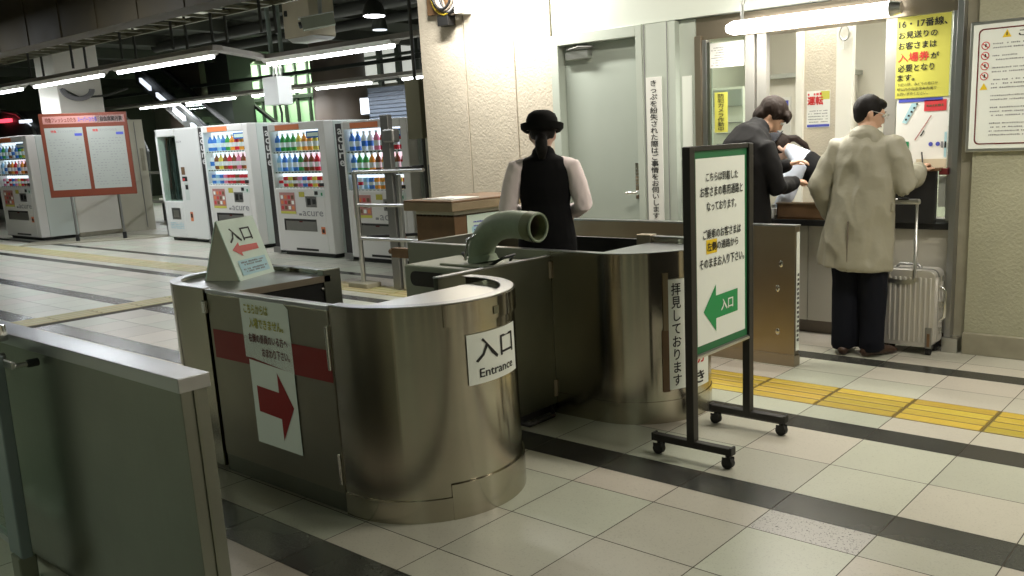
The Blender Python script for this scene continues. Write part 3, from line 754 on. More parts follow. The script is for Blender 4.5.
# left end
pl = [(-3.83, 2.735), (-4.12, LC[1]+LC[2])]+arc(LC[0], LC[1], LC[2], 90, 270, 26)+[(-3.90, LC[1]-LC[2])]
mb = MB(); mb.wall(pl, .030, .02, HB, 'steel'); mb.build('rounded_end', t, smooth=35)
mb = MB(); mb.wall(pl, .05, HB, HB+.004, 'steel_rim'); mb.build('rim', t, smooth=35)
mb = MB(); mb.box(-3.835, -3.785, 2.66, 2.765, 0, HB+.012, 'steel_dark'); mb.tube([(-3.80, 2.665, .80), (-3.80, 2.645, .80)], .012, 'chrome', 10); mb.build('end_post', t, bevel=.004)
mb = MB(); li = arc(LC[0], LC[1], LC[2]-.032, 90, 270, 20)
mb.prism([(-3.79, LC[1]-LC[2]+.03), (-3.79, 2.70)]+li, 'z', .856, .865, 'steel_rim'); mb.box(-3.795, -3.785, LC[1]-LC[2]+.03, 2.70, .835, .867, 'steel_brown'); mb.build('shelf', t, smooth=35)
# front panel (a door) with the red stripe
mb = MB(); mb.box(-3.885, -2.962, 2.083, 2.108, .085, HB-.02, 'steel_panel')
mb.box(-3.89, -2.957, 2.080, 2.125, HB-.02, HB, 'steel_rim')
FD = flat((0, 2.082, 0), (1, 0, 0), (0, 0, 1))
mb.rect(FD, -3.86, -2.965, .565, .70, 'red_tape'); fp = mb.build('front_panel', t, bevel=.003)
mb = MB(); mb.box(-3.89, -2.955, 2.088, 2.12, 0, .085, 'steel_dark'); mb.build('kick_plate', t, bevel=.003)
for x, z0, z1 in ((-2.972, .62, .80), (-2.972, .13, .26)):
    mb = MB(); mb.tube([(x, 2.076, z0), (x, 2.076, z1)], .008, 'chrome', 10); mb.build('hinge', t, smooth=60)
mb = MB(); mb.box(-3.915, -3.885, 2.066, 2.084, .77, .83, 'chrome'); mb.build('latch', fp, bevel=.004)
mb = MB(); mb.box(-3.84, -2.99, 2.13, 2.80, .02, .04, 'black'); mb.box(-3.82, -3.80, 2.13, 2.66, .04, .85, 'black'); mb.box(-3.61, -2.97, 2.115, 2.125, .04, .86, 'black'); mb.box(-2.975, -2.955, 2.13, 2.86, .04, .80, 'black'); mb.box(-3.80, -3.795, 2.13, 2.66, .04, .83, 'black'); mb.build('shade_liner', t)  # black sheets stand in for the shade inside the booth
# notice on the front panel
mb = MB()
def skew(u, v): return (u, 2.0795-.0015, v)
mb.poly(lambda u, v: (u, 2.0805, v), [(-3.545, .60), (-3.235, .565), (-3.235, .845), (-3.27, .87), (-3.60, .868), (-3.60, .60)], 'white_sheet')
mb.poly(lambda u, v: (u, 2.0790, v), [(-3.575, .205), (-3.235, .20), (-3.235, .568), (-3.575, .592)], 'white_sheet')
FN = lambda u, v: (u, 2.0775, v)
mb.text('こちらからは', FN, -3.57, -3.385, .805, .845, 'olive_ink', .02)
mb.text('入場できません。', FN, -3.54, -3.28, .740, .785, 'olive_ink', .02)
mb.text('右側の係員のいる方へ', FN, -3.555, -3.26, .675, .715, 'maroon_ink', .014)
mb.text('おまわり下さい。', FN, -3.46, -3.255, .615, .655, 'maroon_ink', .014)
mb.poly(FN, [(-3.535, .355), (-3.365, .345), (-3.365, .245), (-3.262, .41), (-3.365, .555), (-3.365, .465), (-3.535, .475)], 'arrow_maroon')
mb.build('notice', fp, label='white notice with dark red arrow')

# A-frame entrance sign standing on the booth's left shelf
a0 = thing('entrance_sign', 'small pale green A-frame sign with a red arrow standing on the near booth', 'sign', (-4.228, 2.468, .8655), rz=math.radians(26))
def AF(u, v): return (.10-.10*v/.30+.0015, u, v)
mb = MB(); pb, pt_ = .10, .0
for sgn in (1, -1):
    mb.prism([(sgn*.10, 0), (sgn*.094, 0), (-.006*sgn*0+.0, .297), (sgn*.004, .30)], 'y', -.16, .16, 'pale_green_sheet', M=None)
mb.build('board', a0, local=True)
mb = MB(); mb.prism([(.097, .001), (-.097, .001), (0, .29)], 'y', -.158, -.150, 'cabinet_beige'); mb.build('side', a0, local=True, label='grey-beige side wedge')
mb = MB()
n_ = .0035
def AF(u, v): return (.10-.10*v/.30+n_, u, v+n_*.33)
mb.text('入口', AF, -.115, .085, .185, .255, 'ink', .012)
mb.poly(AF, [(-.125, .150), (-.055, .183), (-.055, .165), (.10, .162), (.10, .133), (-.055, .132), (-.055, .112)], 'arrow_red')
mb.poly(AF, [(-.12, .02), (.125, .02), (.125, .095), (-.12, .095)], 'pale_blue'); n_ = .005
for k, z in enumerate((.078, .066, .044, .032)): mb.dashes(AF, -.10+.02*(k % 2), .11-.02*(k % 2), z, .008, 'grey_ink', 5+k)
mb.build('lettering', a0, local=True)

# barrier flap across the passage
t = thing('passage_flap', 'tall flat steel flap closing the passage between the two booths', 'gate', (-3.11, 3.2, 0))
mb = MB(); mb.box(-3.125, -3.095, 2.80, 3.62, .055, .88, 'steel_dark'); mb.box(-3.128, -3.092, 2.80, 3.62, .875, .885, 'steel_rim'); mb.build('panel', t, bevel=.003)
mb = MB(); mb.box(-3.12, -3.10, 2.84, 3.60, .02, .055, 'black_rubber'); mb.tube([(-3.09, 3.25, .05), (-3.02, 3.30, .03), (-3.02, 3.5, .03), (-3.09, 3.56, .05)], .012, 'black', 8); mb.build('foot_seal', t, smooth=50)
for z in (.10, .76):
    mb = MB(); mb.tube([(-3.10, 3.615, z), (-3.10, 3.615, z+.09)], .016, 'steel_brown', 12); mb.build('hinge', t, smooth=60)

# grey-green device with curved air hose
t = thing('gate_device', 'olive steel device cabinet behind the near booth with a dark rounded slot', 'machine', (-3.45, 3.4, 0))
mb = MB(); mb.box(-3.78, -3.14, 3.18, 3.60, 0, .855, 'device'); mb.build('casing', t, bevel=.012)
mb = MB(); mb.prism(rrect(-3.72, -3.22, .745, .825, .035), 'y', 3.170, 3.182, 'black'); mb.build('slot', t)
mb = MB(); mb.box(-3.56, -3.20, 3.24, 3.52, .855, .867, 'device'); mb.build('base_plate', t, bevel=.008)
mb = MB(); mb.tube([(-3.24, 3.30, .86), (-3.17, 3.32, .90), (-3.17, 3.42, .91), (-3.24, 3.46, .87)], .008, 'black', 8)
mb.build('cable', t, smooth=60)
mb = MB(); mb.tube([(-3.62, 3.50, .86), (-3.60, 3.46, .89), (-3.52, 3.44, .885), (-3.46, 3.42, .865)], .009, 'black', 8); mb.build('cable', t, smooth=60)
h = thing('air_hose', 'thick grey-green bent hose with its round open mouth over the device', 'hose', (-3.36, 3.38, .867))
hp = [(-3.365, 3.38, .867), (-3.375, 3.38, .92), (-3.355, 3.38, .97), (-3.315, 3.38, 1.015), (-3.26, 3.375, 1.048), (-3.19, 3.37, 1.068), (-3.11, 3.36, 1.076), (-3.03, 3.35, 1.074), (-2.96, 3.34, 1.070)]
R_ = [.072]*9
mb = MB(); mb.tube(hp, R_, 'hose_green', 28, side=(0, 1, 0), cap=None)
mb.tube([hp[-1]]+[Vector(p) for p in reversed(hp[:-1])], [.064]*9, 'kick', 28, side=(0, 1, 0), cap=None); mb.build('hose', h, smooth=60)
mb = MB(); mb.tube([(-2.985, 3.343, 1.071), (-2.925, 3.335, 1.067)], .076, 'hose_band', 28, cap=None); mb.tube([(-2.925, 3.335, 1.067), (-2.985, 3.343, 1.071)], .063, 'hose_band', 28, cap=None)
mb.build('collar', h, smooth=60)
mb = MB(); ring = [(-2.922, 3.334+.069*math.cos(a), 1.067+.069*math.sin(a)) for a in [2*PI*i/28 for i in range(29)]]; mb.tube(ring, .007, 'hose_green', 8, cap=None); mb.build('lip', h, smooth=60)
mb = MB(); mb.tube([(-3.365, 3.38, .866), (-3.37, 3.38, .90)], [.085, .076], 'hose_green', 24); mb.tube([(-3.43, 3.31, .88), (-3.40, 3.31, .99), (-3.34, 3.32, 1.02)], .008, 'chrome', 8); mb.build('clamp', h, smooth=60)

# ================================================================== SECOND BOOTH
HS = .905
t = thing('ticket_booth', 'second stainless steel ticket booth, round end facing the green arrow sign', 'ticket booth', (-3.4, 4.0, 0))
R2 = (-2.80, 4.015, .395)
p2 = [(-4.25, R2[1]-R2[2]), (-3.10, R2[1]-R2[2])]+arc(R2[0], R2[1], R2[2], -90, 90, 30)+[(-3.05, R2[1]+R2[2])]
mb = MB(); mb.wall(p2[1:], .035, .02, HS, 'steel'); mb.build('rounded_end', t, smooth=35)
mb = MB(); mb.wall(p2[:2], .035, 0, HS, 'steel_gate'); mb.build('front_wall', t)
mb = MB(); mb.wall(p2, .05, HS, HS+.004, 'steel_rim'); mb.build('rim', t, smooth=35)
mb = MB(); mb.prism([(-2.95, R2[1]-R2[2]+.035)]+arc(R2[0], R2[1], R2[2]-.035, -90, 90, 20)+[(-2.95, R2[1]+R2[2]-.035)], 'z', .862, .872, 'steel_rim'); mb.build('shelf', t, smooth=35)
mb = MB(); mb.wall([(-3.10, R2[1]-R2[2]-.004)]+arc(R2[0], R2[1], R2[2]+.004, -90, 88, 26), .005, 0, .12, 'steel'); mb.build('kick_plate', t, smooth=35)
mb = MB(); mb.box(-3.04, -2.94, 4.35, 4.42, 0, HS+.012, 'steel_brown'); mb.box(-4.25, -3.75, 4.38, 4.42, 0, HS, 'steel_brown'); mb.box(-3.75, -3.04, 4.39, 4.41, .55, .885, 'black'); mb.build('back_wall', t, bevel=.004)
mb = MB(); mb.box(-4.25, -4.21, 3.625, 4.42, 0, HS, 'steel_gate'); mb.build('end_wall', t)
mb = MB(); mb.wall(arc(R2[0], R2[1], R2[2]+.006, -18, 40, 12), .006, .79, HS-.004, 'steel'); mb.build('cover_band', t, smooth=35)
F2 = arc_fn(R2[0], R2[1], R2[2]+.006); F3 = arc_fn(R2[0], R2[1], R2[2]+.008); F4 = arc_fn(R2[0], R2[1], R2[2]+.0095)
mb = MB(); mb.quadgrid(F2, [.362+.040*i/3 for i in range(4)], (.17, .50), 'wood'); mb.quadgrid(F2, [.370+.03*i/3 for i in range(4)], (.50, .80), 'wood_light')
mb.quadgrid(F3, [.400+.110*i/8 for i in range(9)], (.180, .765), 'white_sheet')
mb.text('\n'.join('拝見しております'), F4, .418, .474, .20, .745, 'ink', .010, rows=2)
mb.build('notice', t, smooth=60, label='white vertical sign of bold black lettering')
mb = MB(); mb.quadgrid(F3, [.545+.16*i/8 for i in range(9)], (.165, .60), 'white_sheet')
mb.text('切', F4, .565, .650, .295, .365, 'red_ink', .02); mb.text('き', F4, .570, .650, .185, .250, 'ink', .02); mb.build('notice', t, smooth=60, label='white sheet with one red character')

# ================================================================== FENCE BETWEEN PASSAGES
t = thing('passage_fence', 'long brown-tinted steel fence ending at the right behind the green arrow sign', 'fence', (-3.5, 5.19, 0))
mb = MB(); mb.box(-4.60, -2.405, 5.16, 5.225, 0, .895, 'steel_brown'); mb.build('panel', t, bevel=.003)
mb = MB(); mb.box(-4.61, -2.40, 5.155, 5.23, .895, .905, 'steel_rim'); mb.build('cap_rail', t)
mb = MB(); mb.box(-4.60, -2.40, 5.15, 5.235, 0, .075, 'steel_brown'); mb.build('kick_plate', t, bevel=.003)
mb = MB(); FE = flat((-2.4035, 0, 0), (0, 1, 0), (0, 0, 1))
mb.rect(FE, 5.175, 5.222, .10, .86, 'white_sheet'); FE2 = flat((-2.4035, 0, 0), (0, 1, 0), (0, 0, 1), .003)
for k in range(15):
    z = .16+k*.030
    for q in range(3): mb.rect(FE2, 5.184+.009*q+rnd.random()*.004, 5.190+.011*q+rnd.random()*.004, z+rnd.random()*.004, z+.020-rnd.random()*.004, 'ink')
mb.build('notice', t, label='narrow white strip of small vertical print')
for z in (.66, .50, .22):
    mb = MB(); mb.ball((-2.52 if z < .6 else -2.50, 5.158, z), (.014, .004, .022), 'chrome', 10, 6); mb.build('screw_cap', t, smooth=60)

# wooden lectern with lid, left of the attendant
t = thing('wooden_stand', 'brown wooden stand with a wide lid left of the attendant in the hat', 'stand', (-5.0, 4.7, 0))
mb = MB(); mb.box(-5.0, -4.60, 4.36, 5.05, 0, 1.0, 'wood'); cb = mb.build('cabinet', t, bevel=.004)
mb = MB(); mb.box(-5.06, -4.55, 4.30, 5.12, 1.025, 1.085, 'wood_light'); mb.box(-5.0, -4.60, 4.36, 5.05, .98, 1.028, 'cabinet_beige'); mb.box(-5.06, -4.55, 4.30, 5.12, 1.085, 1.10, 'wood'); mb.build('lid', t, bevel=.004)
mb = MB(); mb.box(-4.598, -4.594, 4.48, 5.0, .72, .985, 'pale_green_sheet'); FP = flat((-4.594, 0, 0), (0, 1, 0), (0, 0, 1), .002)
mb.rect(FP, 4.52, 4.98, .80, .90, 'pale_blue')
for k in range(7): mb.dashes(flat((-4.594, 0, 0), (0, 1, 0), (0, 0, 1), .003), 4.54, 4.96, .76+k*.028, .010, 'poster_blue', 30+k)
mb.build('notice', cb, label='pale sheet with blue print')
mb = MB(); mb.box(-4.92, -4.62, 4.36, 4.64, 1.102, 1.107, 'white_paper'); mb.rect(flat((0, 0, 1.107), (1, 0, 0), (0, 1, 0)), -4.9, -4.64, 4.40, 4.42, 'grey_ink'); tag(mb.build('paper_sheet'), 'white papers lying on the wooden stand', 'paper')
mb = MB(); mb.tube([(-5.03, 4.3, .70), (-5.25, 4.3, .72)], .02, 'wood', 8); mb.box(-5.2, -5.02, 4.27, 4.33, .68, .75, 'wood'); tag(mb.build('door_bolt'), 'small brown rod fitting at the left of the wooden stand', 'fitting')

# ================================================================== FOREGROUND BARRIER, SWING GATE POST
t = thing('steel_barrier', 'nearest flat steel barrier wall at the lower left', 'barrier', (-3.5, 1.18, 0))
mb = MB(); mb.box(-5.2, -2.345, 1.145, 1.225, 0, .855, 'steel_gate'); mb.build('panel', t, bevel=.002)
mb = MB(); mb.box(-5.2, -2.335, 1.138, 1.232, .855, .897, 'steel_rim'); mb.build('cap', t, bevel=.002)
mb = MB(); mb.box(-2.347, -2.340, 1.182, 1.190, 0, .855, 'steel_dark'); mb.build('seam', t)
t = thing('swing_gate', 'blue-grey steel swing gate post with glass leaf at the left edge', 'gate', (-3.55, 1.06, 0))
Mt = Matrix.Translation((-3.48, 1.04, 0)) @ Matrix.Rotation(math.radians(4), 4, 'Y')
mb = MB(); mb.box(-.065, .045, -.02, .02, .10, .86, 'post_blue', M=Mt); mb.box(-.03, .045, -.03, .03, -.0, .11, 'steel_dark', M=Mt); mb.build('post', t, bevel=.005)
mb = MB(); mb.box(-.075, -.058, -.012, .012, .12, .84, 'steel_rim', M=Mt); mb.box(-.9, -.075, -.012, .012, .12, .145, 'steel_rim', M=Mt); mb.box(-.9, -.075, -.012, .012, .82, .84, 'steel_rim', M=Mt); mb.build('leaf_frame', t)
mb = MB(); mb.box(-.9, -.075, -.003, .003, .145, .82, 'glass', M=Mt); mb.build('glass_leaf', t)
mb = MB(); mb.box(-3.52, -3.30, 1.055, 1.068, .815, .838, 'alu'); mb.tube([(-3.295, 1.10, .827), (-3.295, 1.136, .827)], .014, 'black', 14); mb.tube([(-3.295, 1.06, .827), (-3.295, 1.10, .827)], .008, 'alu', 10); mb.tube([(-3.49, 1.06, .827), (-3.49, 1.10, .827)], .016, 'alu_dark', 12); mb.build('hinge_arm', t, bevel=.002)
mb = MB(); mb.lathe([(.005, .94), (.032, .935), (.034, .895), (.034, .88)], 'chrome', 20, c=(-3.535, 1.10, 0)); mb.build('cap', t, smooth=50)

# ================================================================== GREEN ARROW SIGN ON CASTERS
t = thing('direction_sign', 'tall black framed sign on casters with a green arrow, standing before the round booth', 'sign', (-2.07, 3.635, 0))
SX = -2.075; ya, yb = 3.380, 3.920
for y in (ya, yb):
    mb = MB(); mb.box(SX-.020, SX+.020, y-.022, y+.022, .075, 1.435, 'post_black'); mb.build('post', t, bevel=.003)
    mb = MB(); mb.box(-2.285, -1.868, y-.020, y+.020, .066, .100, 'post_black'); mb.box(-2.292, -2.280, y-.022, y+.022, .066, .106, 'black'); mb.box(-1.875, -1.862, y-.022, y+.022, .066, .106, 'black'); ft = mb.build('foot', t, bevel=.004)
    for x in (-2.262, -1.890):
        mb = MB(); mb.tube([(x, y-.015, .027), (x, y+.015, .027)], .027, 'black_rubber', 16); mb.tube([(x, y, .045), (x, y, .07)], .010, 'black', 8); mb.box(x-.022, x+.022, y-.019, y-.015, .02, .055, 'black'); mb.box(x-.022, x+.022, y+.015, y+.019, .02, .055, 'black'); mb.build('caster', ft, smooth=45)
mb = MB(); mb.box(SX-.015, SX+.015, ya+.022, yb-.022, .480, .500, 'alu_dark'); mb.build('bottom_rail', t, bevel=.002); mb = MB(); mb.box(SX-.015, SX+.015, ya-.018, yb+.018, 1.415, 1.437, 'post_black'); mb.build('top_rail', t, bevel=.002); mb = MB()
mb.box(SX+.012, SX+.022, ya+.022, yb-.022, .482, .494, 'alu'); mb.build('sill', t, bevel=.002)
mb = MB(); mb.box(SX-.010, SX+.0055, ya+.022, yb-.022, .50, 1.415, 'post_black'); mb.rect(flat((SX+.006, 0, 0), (0, 1, 0), (0, 0, 1), 0), ya+.022, yb-.022, .50, 1.415, 'border_green')
FS = flat((SX+.006, 0, 0), (0, 1, 0), (0, 0, 1)); FT = flat((SX+.006, 0, 0), (0, 1, 0), (0, 0, 1), .003); FU = flat((SX+.006, 0, 0), (0, 1, 0), (0, 0, 1), .0045)
y0_, y1_ = ya+.045, yb-.045
mb.rect(FS, y0_, y1_, .535, 1.382, 'white_sheet')
for s_, a, b, z0, z1 in (('こちらは到着した', .19, .84, 1.278, 1.318), ('お客さまの専用通路と', .08, .94, 1.210, 1.256), ('なっております。', .20, .80, 1.145, 1.186),
                         ('ご乗車のお客さまは', .12, .90, 1.019, 1.063), ('左側の通路から', .20, .84, .963, 1.003), ('そのままお入り下さい。', .05, .97, .886, .932)):
    W_ = y1_-y0_
    if s_.startswith('左'): mb.rect(FT, y0_+.185*W_, y0_+.40*W_, z0-.012, z1+.012, 'sign_yellow')
    mb.text(s_, FU, y0_+a*W_, y0_+b*W_, z0, z1, 'ink', .012)
mb.poly(FT, [(y0_+.12*W_, .688), (y0_+.37*W_, .802), (y0_+.37*W_, .748), (y0_+.83*W_, .752), (y0_+.83*W_, .642), (y0_+.37*W_, .640), (y0_+.37*W_, .578)], 'sign_green')
mb.text('入口', FU, y0_+.47*W_, y0_+.72*W_, .670, .722, 'white_sheet', .02)
mb.build('sign_face', t, label='white sheet with black lettering and green arrow')

# ================================================================== RAIL STAND
t = thing('rail_stand', 'grey steel rail stand with square feet before the right-hand vending machine', 'railing', (-7.4, 6.0, 0))
for x, y in ((-7.80, 6.0), (-7.05, 6.25)):
    mb = MB(); mb.box(x-.16, x+.16, y-.10, y+.10, 0, .055, 'stone_base'); mb.build('foot', t, bevel=.01)
mb = MB(); mb.tube([(-7.81, 6.0, .05), (-7.81, 6.0, 1.235)], .028, 'alu', 12); mb.build('post', t, smooth=60)
mb = MB(); mb.box(-7.32, -7.20, 6.0, 6.06, .02, 1.80, 'alu_dark'); mb.box(-7.18, -7.13, 6.02, 6.06, .02, 1.2, 'alu'); mb.build('post', t, bevel=.005, label='thick dark post')
for z in (1.235, .885, .53):
    mb = MB(); mb.tube([(-7.81, 6.0, z), (-6.72, 6.0, z+.01)], .020, 'alu', 10); mb.build('rail', t, smooth=60)
for z in (1.25, .89, .56):
    mb = MB(); mb.tube([(-7.75, 6.05, z-.02), (-7.0, 6.25, z+.02)], .016, 'black', 8); mb.build('dark_rail', t, smooth=60)
mb = MB(); mb.box(-7.28, -7.12, 5.98, 6.08, 1.52, 1.66, 'alu_dark'); mb.build('clamp', t, bevel=.02)

# ================================================================== VENDING MACHINES
def bottle_mesh(kind, colr):
    mb = MB(); m = 'drink_'+colr
    if kind == 'bottle':
        mb.lathe([(.030, 0), (.032, .02), (.032, .13), (.026, .16), (.012, .185), (.012, .20)], m, 10)
        mb.lathe([(.014, .20), (.014, .222)], 'vend_white', 10); mb.lathe([(.0325, .05), (.0325, .11)], 'drink_white' if colr != 'white' else 'drink_blue', 10)
    else:
        mb.lathe([(.026, 0), (.031, .008), (.031, .112), (.026, .120)], m, 10); mb.lathe([(.0315, .04), (.0315, .075)], 'drink_white' if colr != 'white' else 'drink_red', 10)
    return mb.mesh(kind, None, 50)
BM = {(k, c): bottle_mesh(k, c) for k in ('bottle', 'can') for c in BOTTLE}
PAL = {'v0': (['blue', 'green', 'pale blue', 'brown', 'white', 'blue', 'green', 'yellow', 'blue'], ['pale blue', 'white', 'brown', 'orange', 'red', 'white', 'orange', 'brown', 'white'], ['pink', 'white', 'red', 'blue', 'pink', 'yellow', 'red', 'brown', 'pink', 'red']),
       'v2': (['blue', 'blue', 'pale blue', 'blue', 'green', 'orange', 'red', 'orange', 'brown'], ['white', 'brown', 'yellow', 'brown', 'red', 'brown', 'pink', 'brown', 'orange'], ['blue', 'pale blue', 'blue', 'pink', 'red', 'red', 'brown', 'red', 'red', 'orange']),
       'v3': (['blue', 'green', 'green', 'green', 'yellow', 'orange', 'orange', 'yellow', 'brown'], ['pale blue', 'blue', 'pale blue', 'blue', 'green', 'brown', 'brown', 'red', 'pink'], ['white', 'red', 'yellow', 'brown', 'pink', 'blue', 'red', 'yellow', 'red', 'orange']),
       'v4': (['blue', 'blue', 'white', 'white', 'pink', 'red', 'red', 'red', 'red'], ['blue', 'green', 'green', 'orange', 'brown', 'orange', 'orange', 'brown', 'red'], ['blue', 'white', 'pale blue', 'blue', 'orange', 'orange', 'brown', 'pink', 'yellow', 'red'])}
def machine(key, x0, x1, yf, h, label, who, dark=True, deep=.74):
    t = thing('vending_machine', label, 'vending machine', ((x0+x1)/2, yf, 0))
    W = x1-x0; X = lambda a: x0+W*a
    S = h/1.86; yb_ = yf+deep
    mb = MB(); mb.box(x0, x1, yf+.16, yb_, .06, h, 'vend_side'); mb.box(x0, X(.03), yf, yf+.16, .06, h, 'vend_white'); mb.box(X(.90), x1, yf, yf+.16, .06, h, 'vend_front')
    mb.box(X(.03), X(.90), yf, yf+.16, .06, .96*S, 'vend_front'); mb.box(X(.03), X(.90), yf, yf+.16, 1.755*S, h, 'vend_front')
    mb.box(X(.05), X(.95), yf+.05, yb_-.05, 0, .06, 'black'); cs = mb.build('casing', t, bevel=.012)
    mb = MB(); mb.box(X(.03), X(.90), yf+.152, yf+.158, .96*S, 1.755*S, 'vend_lit'); mb.box(X(.45), X(.90), yf+.148, yf+.152, 1.20*S, 1.44*S, 'vend_lit_pink'); mb.build('lit_back', t)
    shelf = [1.475*S, 1.195*S, .975*S]
    for k, z in enumerate(shelf):
        mb = MB(); mb.box(X(.03), X(.90), yf+.02, yf+.152, z-.03, z, 'vend_white'); fn = flat((0, yf+.02, 0), (1, 0, 0), (0, 0, 1))
        n = 14
        for i in range(n): mb.rect(fn, X(.05+.84*i/n), X(.05+.84*(i+.55)/n), z-.023, z-.008, 'ink')
        mb.build('shelf', t)
    mb = MB(); mb.rect(flat((0, yf+.008, 0), (1, 0, 0), (0, 0, 1), 0), X(.03), X(.90), .96*S, 1.755*S, 'glass'); mb.build('window_glass', cs)
    mb = MB(); mb.box(X(.66), X(.89), yf+.03, yf+.05, 1.64*S, 1.73*S, 'drink_blue'); mb.rect(flat((0, yf+.03, 0), (1, 0, 0), (0, 0, 1)), X(.68), X(.87), 1.66*S, 1.71*S, 'white_sheet'); mb.build('price_card', t)
    mb = MB(); mb.box(X(.15), X(.58), yf-.006, yf, 1.765*S, 1.835*S, 'label_orange'); mb.build('header_label', cs, label='orange label')
    fn = flat((0, yf-.001, 0), (1, 0, 0), (0, 0, 1)); f2 = flat((0, yf-.001, 0), (1, 0, 0), (0, 0, 1), .003); f3 = flat((0, yf-.001, 0), (1, 0, 0), (0, 0, 1), .0045)
    mb = MB(); mb.rect(fn, X(.10), X(.38), .60*S, .90*S, 'pink'); mb.rect(f2, X(.10), X(.38), .60*S, .635*S, 'poster_yellow')
    r = random.Random(hash(key) % 100 if False else len(key)*7)
    for i in range(4):
        for j in range(3): mb.rect(f2, X(.12+.065*i), X(.165+.065*i), (.66+.075*j)*S, (.71+.075*j)*S, ('poster_red', 'wood', 'white_sheet', 'label_orange')[(i+j*3) % 4])
    mb.build('poster', cs, label='pink poster')
    mb = MB(); mb.rect(fn, X(.57), X(.76), .70*S, .85*S, 'alu_dark'); mb.rect(f2, X(.60), X(.66), .73*S, .82*S, 'black'); mb.rect(f2, X(.69), X(.75), .74*S, .81*S, 'ink')
    mb.rect(fn, X(.73), X(.92), .84*S, .94*S, 'vend_side'); mb.rect(f2, X(.74), X(.80), .87*S, .92*S, 'black'); mb.rect(f2, X(.85), X(.88), .86*S, .90*S, 'poster_green'); mb.rect(fn, X(.46), X(.56), .84*S, .91*S, 'olive_ink')
    mb.rect(fn, X(.84), X(.92), .985*S, 1.03*S, 'black'); mb.build('payment_panel', cs)
    mb = MB(); mb.text('acure', f2, X(.50), X(.86), .575*S, .645*S, 'grey_ink', .0); mb.rect(fn, X(.43), X(.48), .58*S, .61*S, 'grey_ink'); mb.build('lettering', cs)
    mb = MB(); mb.rect(fn, X(.14), X(.73), .36*S, .53*S, 'alu_dark'); mb.rect(f2, X(.145), X(.17), .365*S, .525*S, 'black'); mb.rect(f2, X(.17), X(.72), .50*S, .525*S, 'black'); mb.rect(f2, X(.42), X(.48), .485*S, .505*S, 'maroon_ink'); mb.build('dispensing_flap', cs)
    mb = MB(); mb.rect(fn, X(.80), X(.87), .33*S, .43*S, 'label_orange'); mb.rect(f2, X(.815), X(.855), .35*S, .40*S, 'ink'); mb.build('coin_return', cs, label='orange coin return')
    mb = MB(); mb.rect(fn, X(.32), X(.72), .085*S, .115*S, 'black'); mb.rect(fn, X(0.01), X(.99), .062, .066, 'grey_ink'); mb.build('vent', cs)
    if dark:
        mb = MB(); mb.box(x0-.20, x0-.015, yf+.06, yf+.12, .10, h-.02, 'strip_black'); mb.box(x0-.20, x0-.015, yf+.02, yf+.35, .02, .10, 'alu_dark')
        fv = flat((0, yf+.06, 0), (1, 0, 0), (0, 0, 1), .002)
        for k, ch in enumerate('acure'): mb.text(ch, lambda u, v, c=k: (x0-.11+(v-(1.72-c*.105)*S)*.0+u, yf+.055, v), -.045, .045, (1.70-k*.105)*S, (1.775-k*.105)*S, 'vend_white', .01)
        mb.build('dark_side_panel', t, label='dark side panel with white lettering')
    names = ('top', 'middle', 'bottom')
    for k, z in enumerate(shelf):
        cs = PAL[key][k]; n = len(cs); kind = 'can' if k == 2 else 'bottle'
        for i, c in enumerate(cs):
            o = bpy.data.objects.new('drink_'+kind, BM[(kind, c)]); COL.objects.link(o)
            o.location = (X(.03+.87*(i+.5)/n), yf+.085, z+.001); 
            o.scale = (1.3, 1.3, 1.1) if kind == 'bottle' else (1.3, 1.3, 1.2)
            tag(o, '%s drink %s on the %s shelf of %s' % (c, kind, names[k], who), 'drink', '%s drink %ss on the %s shelf of %s' % (c, kind, names[k], who))
    return t
machine('v4', -9.73, -8.45, 7.33, 1.82, 'white drink vending machine at the right end, behind the rail stand', 'the rightmost vending machine')
machine('v3', -11.52, -10.20, 7.40, 1.86, 'white drink vending machine, middle one of the three with dark side strips', 'the vending machine second from the right')
machine('v2', -13.80, -12.46, 7.66, 1.92, 'white drink vending machine standing right behind the small A-frame entrance sign', 'the vending machine behind the A-frame sign')
machine('v0', -20.05, -18.37, 6.75, 1.96, 'white drink vending machine at the far left edge with its long pale side showing', 'the far left vending machine', dark=False, deep=.69)
# glass-fronted machine
x0, x1, yf, h = -15.70, -14.20, 7.84, 1.93
t = thing('vending_machine', 'white vending machine with a tall bare glass window at the row end', 'vending machine', ((x0+x1)/2, yf, 0))
X = lambda a: x0+(x1-x0)*a
mb = MB(); mb.box(x0, x1, yf+.22, yf+.8, .06, h, 'vend_white'); mb.box(X(.46), X(.70), yf, yf+.22, .06, h, 'vend_white'); mb.box(X(.70), x1, yf-.03, yf+.25, .06, h, 'vend_white'); mb.box(x0, X(.05), yf, yf+.22, .06, h, 'vend_white')
mb.box(x0, X(.46), yf, yf+.22, .06, .70, 'vend_white'); mb.box(x0, X(.46), yf, yf+.22, 1.80, h, 'vend_white'); mb.box(X(.05), X(.95), yf+.06, yf+.7, 0, .06, 'black'); mb.build('casing', t, bevel=.02)
mb = MB(); mb.box(X(.05), X(.46), yf+.20, yf+.215, .70, 1.80, 'alu_dark')
for k in range(6): mb.box(X(.07+.065*k), X(.075+.065*k), yf+.10, yf+.20, .72, 1.78, ('alu', 'pipe_dark')[k % 2])
mb.box(X(.25), X(.36), yf+.19, yf+.199, .72, 1.5, 'pale_blue'); mb.build('inner_rack', t)
mb = MB(); mb.box(X(.05), X(.46), yf+.01, yf+.015, .70, 1.80, 'glass'); mb.build('window_glass', t)
fn = flat((0, yf-.001, 0), (1, 0, 0), (0, 0, 1)); f2 = flat((0, yf-.001, 0), (1, 0, 0), (0, 0, 1), .003)
